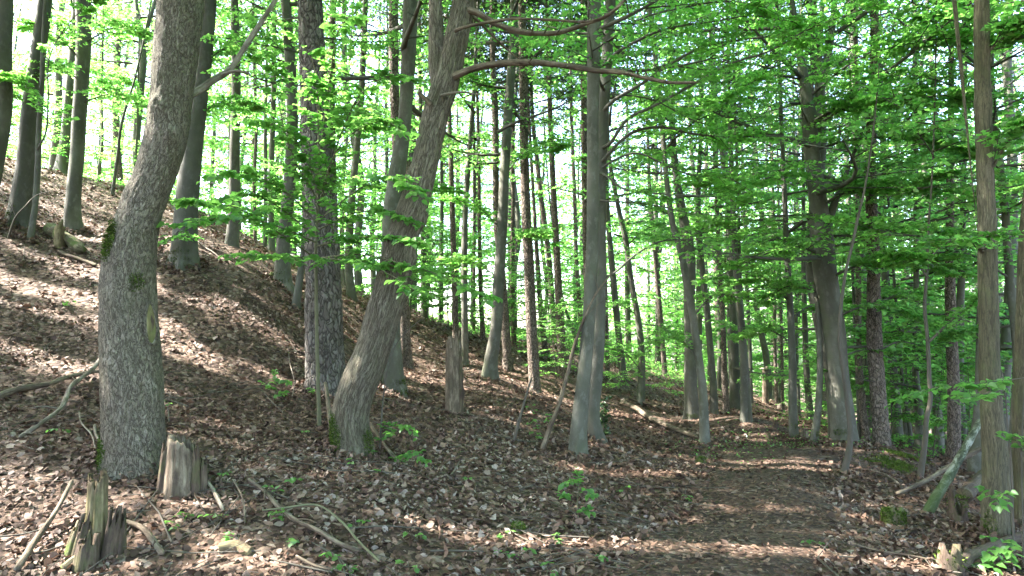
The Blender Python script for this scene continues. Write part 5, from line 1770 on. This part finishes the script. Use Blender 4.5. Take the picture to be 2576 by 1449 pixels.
lying('fallen_log', 'long grey dead pole slanting over the hollow under the leaning birch', [(2258, 1242), (2316, 1216), (2386, 1175), (2474, 1124)], None, .045, .06, 'dead', 'log', dist=[7.7, 7.9, 8.2, 8.5])
lying('fallen_log', 'dark rotten log end in the hollow beside the sun-striped trunk', [(2425, 1250), (2450, 1222), (2480, 1190)], None, .16, .12, 'dark_rot', 'log', dist=[7.3, 7.7, 8.2], seg=12)
bx = ground_at(2332, 1292)
lying('birch_trunk', 'dead lichen-spotted birch leaning against the trees over the hollow', [(2330, 1298), (2345, 1268), (2376, 1218), (2411, 1158), (2440, 1105), (2468, 1056)], None, .105, .07, 'birch', 'birch', dist=[bx[1], bx[1] + .05, bx[1] + .15, bx[1] + .3, bx[1] + .45, bx[1] + .6], seg=16, rough=.18, part_name='trunk')
lying('dead_branch', 'pale stick bleached across the ground below the mound', [(2190, 1195), (2225, 1212), (2262, 1232)], [.05, .05, .03], .025, .018, 'dead_pale', cat='stick')
lying('dead_branch', 'long thin stick lying beside the path near the mossy stump', [(2150, 1400), (2210, 1412), (2280, 1425), (2340, 1432)], [.04, .04, .04, .03], .02, .014, 'dead', cat='stick')
dl = ground_at(1366, 1128)
lying('dead_sapling', 'thin bare dead sapling leaning toward the touching beeches', [(1364, 1132), (1380, 1085), (1402, 1030), (1425, 950), (1445, 870), (1470, 800), (1505, 730), (1545, 680)], None, .075, .018, 'dead', 'sapling', dist=[dl[1]] * 4 + [dl[1] - .05, dl[1] - .1, dl[1] - .15, dl[1] - .2], side=[(6, .5, -.2, .12, .014), (5, .28, -.1, .25, .012), (6, -.1, 0, .3, .01), (4, .2, 0, .22, .01)], rough=.2)
dl = ground_at(1292, 1108)
lying('dead_sapling', 'short bare stick standing aslant on the slope below the slope beech', [(1292, 1112), (1305, 1060), (1322, 1000), (1338, 948)], None, .045, .025, 'twig', 'sapling', dist=[dl[1]] * 4)


def broken(mb, base, r0, r1, hfun, wall, seg=48, rings=16, seed=0, lean=(0, 0), groove=.18, squash=(1, 1)):
    """A snapped hollow stump: grooved outer wall, jagged rim by direction, inner wall and a floor."""
    th = np.linspace(0, 2 * np.pi, seg, endpoint=False)
    hh = np.array([hfun(a) for a in th]) if callable(hfun) else hfun
    hh = hh * (1 + .10 * (vnoise(np.stack([th * 9, th * 0 + seed, th * 0], -1)) - .5))
    t = np.linspace(0, 1, rings)[:, None]
    z = t * hh[None] - .12 * (1 - t)
    r = r0 + (r1 - r0) * np.clip(z / hh.max(), 0, 1) ** .7
    g = fbm(np.stack([np.cos(th) * 3.2 + 0 * z, np.sin(th) * 3.2 + 0 * z, z * 1.2 + seed], -1), 3) - .5
    g2 = vnoise(np.stack([np.cos(th) * 9 + 0 * z, np.sin(th) * 9 + 0 * z, z * 2.5 + seed * 3], -1)) - .5
    r = r * (1 + groove * 1.6 * g + groove * .6 * g2)
    ri = np.maximum(r[-1] - wall * (.6 + .8 * vnoise(np.stack([th * 3, th * 0, th * 0 + seed], -1))), .01)
    zi = np.linspace(1, .35, 6)[:, None] * hh[None]
    Rr = np.concatenate([r, np.repeat(ri[None], 6, 0), np.full((1, seg), .004)])
    Zz = np.concatenate([z, zi, zi[-1:]])
    X = base[0] + np.cos(th) * Rr * squash[0] + lean[0] * Zz
    Y = base[1] + np.sin(th) * Rr * squash[1] + lean[1] * Zz
    V = np.stack([X, Y, base[2] + Zz], -1)
    m = len(Rr)
    i = np.arange(m - 1)[:, None] * seg
    j = np.arange(seg)[None]
    jn = (j + 1) % seg
    bark = np.stack([np.cos(th) * Rr, np.sin(th) * Rr, Zz + seed], -1)
    mb.add(V, np.stack([i + j, i + jn, i + seg + jn, i + seg + j], -1).reshape(-1, 4), bark)


def moss_blades(P, N, n_seed, L=(.010, .026)):
    rg = np.random.default_rng(n_seed)
    b = MB()
    n = len(P)
    Tn = norm(N + rg.normal(0, .55, (n, 3)))
    L = rg.uniform(L[0], L[1], n)
    leaf_quads(b, P - N * .004, Tn, norm(rg.normal(0, 1, (n, 3))), L, L * .55, np.clip(rg.beta(1.6, 2.2, n), 0, 1))
    return b


def moss_on_trunk(t, s0, s1, th0, th1, n, seed):
    rg = np.random.default_rng(seed)
    s = rg.uniform(s0, s1, n * 2)
    th = rg.uniform(th0, th1, n * 2)
    u = (s - (s0 + s1) / 2) / ((s1 - s0) / 2)
    v = (th - (th0 + th1) / 2) / ((th1 - th0) / 2)
    k = (u * u + v * v) < .35 + .9 * fbm(np.stack([s * 7, th * 2.5, s * 0 + seed], -1), 3)
    s, th = s[k][:n], th[k][:n]
    PN = [surf(t, a, c)[:2] for a, c in zip(s, th)]
    P = np.array([p for p, _ in PN]) + rg.normal(0, .008, (len(s), 3))
    P[:, 2] += rg.uniform(-.05, .05, len(s))
    N = np.array([q for _, q in PN])
    b = moss_blades(P, N, seed)
    b.build('moss', M['moss'], t.root, t.base, smooth=False, tone=True, kind='stuff')


# moss on stems
moss_on_trunk(cr_, s_at_z(cr_, at(320, 660, cr_.d)[2]), s_at_z(cr_, at(320, 575, cr_.d)[2]), -.95, -.15, 1500, 1)
moss_on_trunk(cr_, .30, .62, -1.5, -.5, 900, 2)
moss_on_trunk(cr_, 1.85, 2.0, .5, 1.1, 350, 3)
moss_on_trunk(ln_, .25, .78, -1.7, -.25, 3000, 4)
moss_on_trunk(ln_, .3, .6, .7, 1.6, 700, 5)
for key, a, c, n in [('leftroot', -1.4, 1.2, 900), ('clawroot', -1.2, 1.2, 900), ('smoothbehind', .2, 1.5, 700), ('mid44', -1.2, 1.2, 500), ('mid45', -1.2, 1.2, 500), ('bigbeech', -1.5, .2, 900), ('mid38', -.5, 1.4, 300), ('mid37', -1.4, .3, 400), ('hill_a', -1.2, .8, 700), ('rightlit', -1.6, -.4, 700)]:
    moss_on_trunk(TR[key], .22, .62, a, c, n, 10 + n + len(key))

# oval pruning scar on the crooked trunk
zc = at(403, 818, cr_.d)[2]
p, nrm, tg = surf(cr_, s_at_z(cr_, zc), 1.25)
nrm = norm((nrm + np.array([.05, -.25, 0]))[None])[0]
side = np.cross(tg, nrm)
side /= np.linalg.norm(side)
up = np.cross(nrm, side)
up = up if up[2] > 0 else -up
p = p + nrm * .014
a = np.linspace(0, 2 * np.pi, 40)
sa, sb = .050, .18
ell = p + side * (np.cos(a) * sa * (1 - .25 * np.sin(a)))[:, None] + up * (np.sin(a) * sb)[:, None]
b = MB()
tube(b, ell, np.full(40, .014), 80, 10, lambda TH, S, r: r * .4 * (vnoise(np.stack([np.cos(TH), np.sin(TH), S * 14], -1)) - .5), closed_end=False)
scar = b.build('scar_rim', M['fine'], cr_.root, cr_.base, bark=True, label='swollen bark lip around the oval scar')
b = MB()
rr_ = np.linspace(.02, 1, 9)[:, None]
aa = np.linspace(0, 2 * np.pi, 41)[None]
wob_ = 1 + .22 * (vnoise(np.stack([np.cos(aa) * 2.2, np.sin(aa) * 2.2, aa * 0], -1)) - .5)
X = np.cos(aa) * rr_ * sa * (1 - .25 * np.sin(aa) * rr_) * wob_
Y = np.sin(aa) * rr_ * sb * (.94 + .06 * wob_)
Zd = .012 - .008 * rr_ ** 2 + .006 * (fbm(np.stack([X * 60, Y * 20, X * 0], -1), 3) - .5)
V = p + side * X[..., None] + up * Y[..., None] + nrm * Zd[..., None]
i = np.arange(8)[:, None] * 41
j = np.arange(40)[None]
b.add(V, np.stack([i + j, i + 41 + j, i + 42 + j, i + j + 1], -1).reshape(-1, 4), np.stack([X + .3, Y * 0 + .2, Y], -1))
b.build('scar_wood', M['scar'], scar, cr_.base, bark=True)
b = MB()
Xd = np.cos(aa) * rr_ * .021 * (1 + .35 * np.sin(aa * 3 + 1) * rr_) + .006
Yd = np.sin(aa) * rr_ * .10 * (1 + .12 * np.sin(aa * 5))
V = p + side * Xd[..., None] + up * Yd[..., None] + nrm * (Zd + .004 - .003 * rr_)[..., None]
b.add(V, np.stack([i + j, i + 41 + j, i + 42 + j, i + j + 1], -1).reshape(-1, 4), np.stack([Xd, Yd * 0, Yd], -1))
b.build('scar_core', M['dark_rot'], scar, cr_.base, bark=True)

# hollow stump beside the crooked trunk
b0 = ground_at(434, 1252)
rng2 = np.random.default_rng(5)
jag = 0.045 * (fbm(np.stack([np.linspace(0, 9, 56), np.zeros(56), np.zeros(56)], -1), 3) - .5)
th56 = np.linspace(0, 2 * np.pi, 56, endpoint=False)
hs = .44 + jag - .10 * np.clip(np.cos(th56 - .15), 0, 1) ** 2 + .03 * np.cos(th56 - 3.6)
root = empty('tree_stump', b0, 'hollow weathered stump with split streaked sides, beside the crooked scarred trunk', 'stump')
b = MB()
broken(b, b0 + [0, .13, 0], .145, .112, hs, .03, 56, 22, 3, (-.02, .05), .13)
b.build('wood', M['dead'], root, b0, bark=True)
SLABS = (root, b0)

# rotten snag in the corner
b0 = ground_at(225, 1412)
root = empty('rotten_stump', b0, 'tall jagged rotten stump spike with a crumbling dark foot, nearest the corner', 'stump')
def chunk(root, b0, dx, dy, r, h, mat, sd, jg=.5, lean=(0, 0), nm='rotten_chunk', gr=.3, sq=(1, 1)):
    th = np.linspace(0, 2 * np.pi, 32, endpoint=False)
    hs = h * (1 + jg * (vnoise(np.stack([th * 1.9, th * 0, th * 0 + sd], -1)) - .5) + jg * .5 * (vnoise(np.stack([th * 6, th * 0, th * 0 + sd], -1)) - .5))
    b = MB()
    broken(b, b0 + np.array([dx, dy, float(H(b0[0] + dx, b0[1] + dy) - b0[2])]), r * 1.2, r * .85, hs, r * .45, 32, 18, sd, lean, gr, sq)
    b.build(nm, M[mat], root, b0, bark=True)


chunk(root, b0, .0, .06, .066, .50, 'rot', 8, .22, (-.03, .03), 'wood', .34, (1, .75))
for args in [(.115, .03, .045, .22, 'dark_rot', 21, 1.1, (.1, 0)), (-.075, .02, .048, .22, 'dark_rot', 22, .9, (.15, 0)), (.165, .07, .034, .16, 'dark_rot', 23, 1.2, (.0, 0)), (-.15, .05, .045, .17, 'mosslog', 24, .9, (.2, 0)), (.02, -.06, .065, .20, 'dark_rot', 25, 1.0, (0, .1))]:
    chunk(root, b0, *args)
for (dx, dy, r, h, mt, sd) in [(.142, .08, .032, .30, 'dark_rot', 31), (-.135, .08, .032, .32, 'dark_rot', 32), (.175, .14, .036, .2, 'dark_rot', 33)]:
    chunk(SLABS[0], SLABS[1], dx, dy, r, h, mt, sd, .6, (-dx * .35, .05), 'bark_slab', .3)
for k in range(7):
    b = MB()
    q = b0 + [.13 + rng2.uniform(-.03, .05), .03 + rng2.uniform(-.03, .03), .16]
    prisms(b, q[None], (q + [rng2.normal(0, .015), 0, rng2.uniform(.08, .13)])[None], .008, .002, 4)
    b.build('splinter', M['dead_pale'], root, b0, bark=True)
lying('wood_chunk', 'broken slab of soft greenish wood before the rotten stump spike', [(160, 1442), (185, 1425), (208, 1410)], [.02, .03, .03], .07, .06, 'mosslog', 'wood')

# tall snag post on the slope
b0 = ground_at(1141, 1038)
root = empty('snag_post', b0, 'grey splintered dead trunk standing snapped off on the slope', 'snag')
th = np.linspace(0, 2 * np.pi, 40, endpoint=False)
hh0 = (1038 - 850) / F * b0[1]
hs = hh0 * (.90 + .10 * np.cos(th + .9) + .16 * (vnoise(np.stack([th * 3.3, th * 0, th * 0 + 2], -1)) - .5))
w_ = 42 / F * b0[1] / 2
b = MB()
broken(b, b0 + [0, .1, 0], w_ * 1.08, w_ * .92, hs, .03, 40, 40, 12, (-.01, 0), .2)
b.build('wood', M['dead'], root, b0, bark=True)
for k in range(6):
    b = MB()
    a = rng2.uniform(-2.6, -.4)
    q = b0 + [math.cos(a) * w_ * .85, .1 + math.sin(a) * w_ * .85, hh0 * .86]
    prisms(b, q[None], (q + [rng2.normal(0, .02), 0, rng2.uniform(.08, .2)])[None], .014, .003, 4)
    b.build('splinter', M['dead_pale'], root, b0, bark=True)
b = MB()
q = b0 + [w_ * .8, .04, 0]
tube(b, np.array([q - [0, 0, .1], q + [0, 0, .45], q + [-.02, .0, hh0 * .85]]), np.array([.045, .04, .015]), 20, 8, lambda TH, S, r: r * .6 * (vnoise(np.stack([np.cos(TH) * 2, np.sin(TH) * 2, S * 8], -1)) - .5))
b.build('rotten_strip', M['dark_rot'], root, b0, bark=True)


def small_stump(px, py, wpx, hpx, label, mat='dead', moss=0, group=None, jagv=.15, seed=1, name='tree_stump'):
    g = ground_at(px, py)
    r = wpx / F * g[1] / 2
    h = hpx / F * g[1]
    th = np.linspace(0, 2 * np.pi, 24, endpoint=False)
    hs = h * (1 + jagv * 2 * (vnoise(np.stack([th * 1.7, th * 0, th * 0 + seed], -1)) - .5))
    root = empty(name, g, label, 'stump', group)
    b = MB()
    broken(b, g, r * 1.15, r * .92, hs, r * .5, 24, 10, seed, (0, 0), .15)
    b.build('wood', M[mat], root, g, bark=True)
    if moss:
        rg = np.random.default_rng(seed)
        n = moss
        a = rg.uniform(0, 6.28, n)
        up = rg.random(n) < .55
        rr = np.where(up, r * .98 * np.sqrt(rg.random(n)), r * 1.08)
        z = np.where(up, h * .98, h * rg.uniform(.25, 1, n))
        P = g + np.stack([np.cos(a) * rr, np.sin(a) * rr, z], -1)
        N = np.where(up[:, None], Z3, np.stack([np.cos(a), np.sin(a), a * 0 + .3], -1))
        moss_blades(P, norm(N), seed, (.012, .03)).build('moss', M['moss'], root, g, smooth=False, tone=True, kind='stuff')
    return root


small_stump(2249, 1320, 46, 40, 'low crumbling stump topped with bright moss beside the path', 'mosslog', 1800, seed=3, jagv=.3)
small_stump(2410, 1312, 40, 62, 'dark jagged rotten stump in the hollow under the leaning birch', 'dark_rot', 200, seed=4, jagv=.7)
small_stump(2392, 1448, 58, 44, 'broken olive-brown stump piece at the bottom edge near the dark log', 'dark_rot', 160, seed=5, jagv=.7)
small_stump(1933, 1102, 13, 15, 'tiny dark cut stump on the far bank above the bend, lower one', 'dark_rot', 0, 'cut stumps on the far bank', .1, 6)
small_stump(1951, 1077, 11, 16, 'tiny dark cut stump on the far bank above the bend, upper one', 'dark_rot', 0, 'cut stumps on the far bank', .2, 7)
small_stump(2026, 1104, 14, 22, 'pale cut stump between the bend beech and the curved pale beech', 'dead', 0, None, .1, 8)
small_stump(1962, 1032, 12, 13, 'small pale stump far up the bank behind the bend beech', 'dead_pale', 0, None, .1, 9)
small_stump(1926, 1014, 14, 76, 'snapped pale trunk post standing far up the bank', 'dead', 0, None, .2, 10, 'snag_post')
small_stump(1763, 1170, 22, 20, 'low dark mossy stump on the near path bank', 'mosslog', 300, None, .3, 11)
small_stump(1303, 1330, 26, 22, 'low mossy lump of stump in the leaves below the slope', 'mosslog', 500, None, .3, 12)
small_stump(692, 705, 26, 18, 'mossy stump at the claw-rooted beech foot', 'mosslog', 500, None, .3, 13)
small_stump(148, 622, 22, 50, 'broken hollow stump end beside the mossy upper slope log', 'rot', 100, None, .4, 14)

# moss and green ground cover
def ground_patch(pxs, name, label, mat, n, L, seed, rad, leafy=False):
    rg = np.random.default_rng(seed)
    C = ground_hit([p[0] for p in pxs], [p[1] for p in pxs])
    C = C[~np.isnan(C[:, 2])]
    k = rg.integers(0, len(C), n)
    xy = C[k, :2] + rg.normal(0, 1, (n, 2)) * np.asarray(rad)
    z = H(xy[:, 0], xy[:, 1])
    P = np.stack([xy[:, 0], xy[:, 1], z + (.02 if not leafy else rg.uniform(.02, .14, n))], -1)
    b = MB()
    if leafy:
        T = rg.normal(0, 1, (n, 3)) * [1, 1, .3]
        leaf_quads(b, P, T, Z3 + rg.normal(0, .35, (n, 3)), rg.uniform(.6, 1.2, n) * L, rg.uniform(.6, 1.2, n) * L * .7, rg.beta(2, 2, n))
    else:
        T = norm(Z3 + rg.normal(0, .5, (n, 3)))
        leaf_quads(b, P, T, norm(rg.normal(0, 1, (n, 3))), rg.uniform(.6, 1.2, n) * L, L * .5, rg.beta(1.6, 2.2, n))
    o = b.build(name, M[mat], smooth=False, tone=True)
    tag(o, label, kind='stuff')


ground_patch([(2270, 1150), (2285, 1158), (2255, 1165), (2235, 1172)], 'moss', 'bright moss cushion on the far edge of the mound', 'moss', 4000, .035, 1, (.14, .10))
ground_patch([(2260, 1100), (2290, 1112), (2330, 1112), (2360, 1118), (2240, 1106), (2310, 1100), (2400, 1120)], 'ground_cover', 'fresh green undergrowth on the sunlit valley floor beyond the mound', 'leaf', 9000, .10, 2, (1.2, 1.5), True)
ground_patch([(1890, 1120), (1920, 1112), (1870, 1135), (2075, 1112), (2090, 1125), (1830, 1150)], 'ground_cover', 'scattered small green plants along the edges of the path bend', 'lime', 520, .045, 3, (.5, .45), True)
ground_patch([(1470, 850), (1420, 840), (1560, 890), (1370, 850), (1300, 845), (1640, 930)], 'ground_cover', 'sunlit low greenery on the crest beyond the rows of pines', 'leaf', 7000, .11, 4, (1.8, 1.6), True)
ground_patch([(1100, 800), (1180, 830), (950, 745), (330, 470), (250, 450)], 'ground_cover', 'low green growth along the hill crest', 'leaf', 1500, .09, 5, (1.0, .8), True)


# leaves drifted against the feet of the trunks
rg = np.random.default_rng(55)
acc = [[], [], [], [], []]
for t in TREES.values():
    if t.d > 13.5 or t.base[1] < 3:
        continue
    R0 = float(t.r[3]) * 1.15
    n = int(70 + 900 * R0)
    th = rg.uniform(0, 6.28, n)
    q = rg.random(n) ** 1.6
    rad = R0 + .02 + q * .22
    x, y = t.base[0] + np.cos(th) * rad, t.base[1] + np.sin(th) * rad
    z = H(x, y) + .012 + (1 - q) * rg.uniform(.01, .085, n)
    N = norm(np.stack([np.cos(th) * .7, np.sin(th) * .7, np.ones(n)], -1) + rg.normal(0, .5, (n, 3)))
    T = norm(np.cross(N, rg.normal(0, 1, (n, 3))))
    L = rg.uniform(.03, .075, n) * (1 if t.d < 9 else 1.2)
    for a_, v_ in zip(acc, (np.stack([x, y, z], -1) - T * L[:, None] * .5, T, N, L, np.clip(rg.beta(1.4, 2.0, n), 0, 1))):
        a_.append(v_)
acc = [np.concatenate(a_) for a_ in acc]
b = MB()
big_leaf(b, acc[0], acc[1], acc[2], acc[3], acc[3] * rg.uniform(.45, .8, len(acc[3])), acc[4], rg.normal(.05, .2, len(acc[3])), rg.normal(.1, .3, len(acc[3])))
tag(b.build('drifted_leaves', M['litter'], smooth=False, tone=True), 'dry brown leaves drifted up against the feet of the trunks', kind='stuff')


def far_foliage(name, label, n, X, Y, Z, L, seed, thr):
    """A far-off mass of leaves in clumps, standing on the ground beyond the trees one can tell apart."""
    rg = np.random.default_rng(seed)
    m = n * 6
    P = np.stack([rg.uniform(*X, m), rg.uniform(*Y, m), rg.uniform(0, 1, m)], -1)
    g = H0(P[:, 0], P[:, 1])
    P[:, 2] = g + Z[0] + (Z[1] - Z[0]) * P[:, 2]
    q = P * [.22, .22, .42]
    P = P[fbm(q + seed * 9, 3) > thr][:n]
    k = len(P)
    b = MB()
    T = rg.normal(0, 1, (k, 3)) * [1, 1, .4]
    LL = rg.uniform(.6, 1.3, k) * L
    leaf_quads(b, P, T, Z3 + rg.normal(0, .6, (k, 3)), LL, LL * .7, rg.beta(2, 2, k))
    o = b.build(name, M['leaf'], smooth=False, tone=True)
    tag(o, label, kind='stuff')


far_foliage('distant_woods', 'bright leafy woodland across the valley beyond the path', 42000, (4, 80), (46, 84), (.5, 22), .34, 3, .50)
far_foliage('distant_woods', 'sunlit leaves of the wood beyond the crest', 26000, (-34, 16), (42, 62), (1.0, 22), .34, 5, .50)
far_foliage('distant_woods', 'lacy bright foliage against the sky beyond the hill crest', 13000, (-46, -12), (26, 46), (1.5, 19), .24, 7, .52)
print('done', round(time.perf_counter() - T_START, 1))
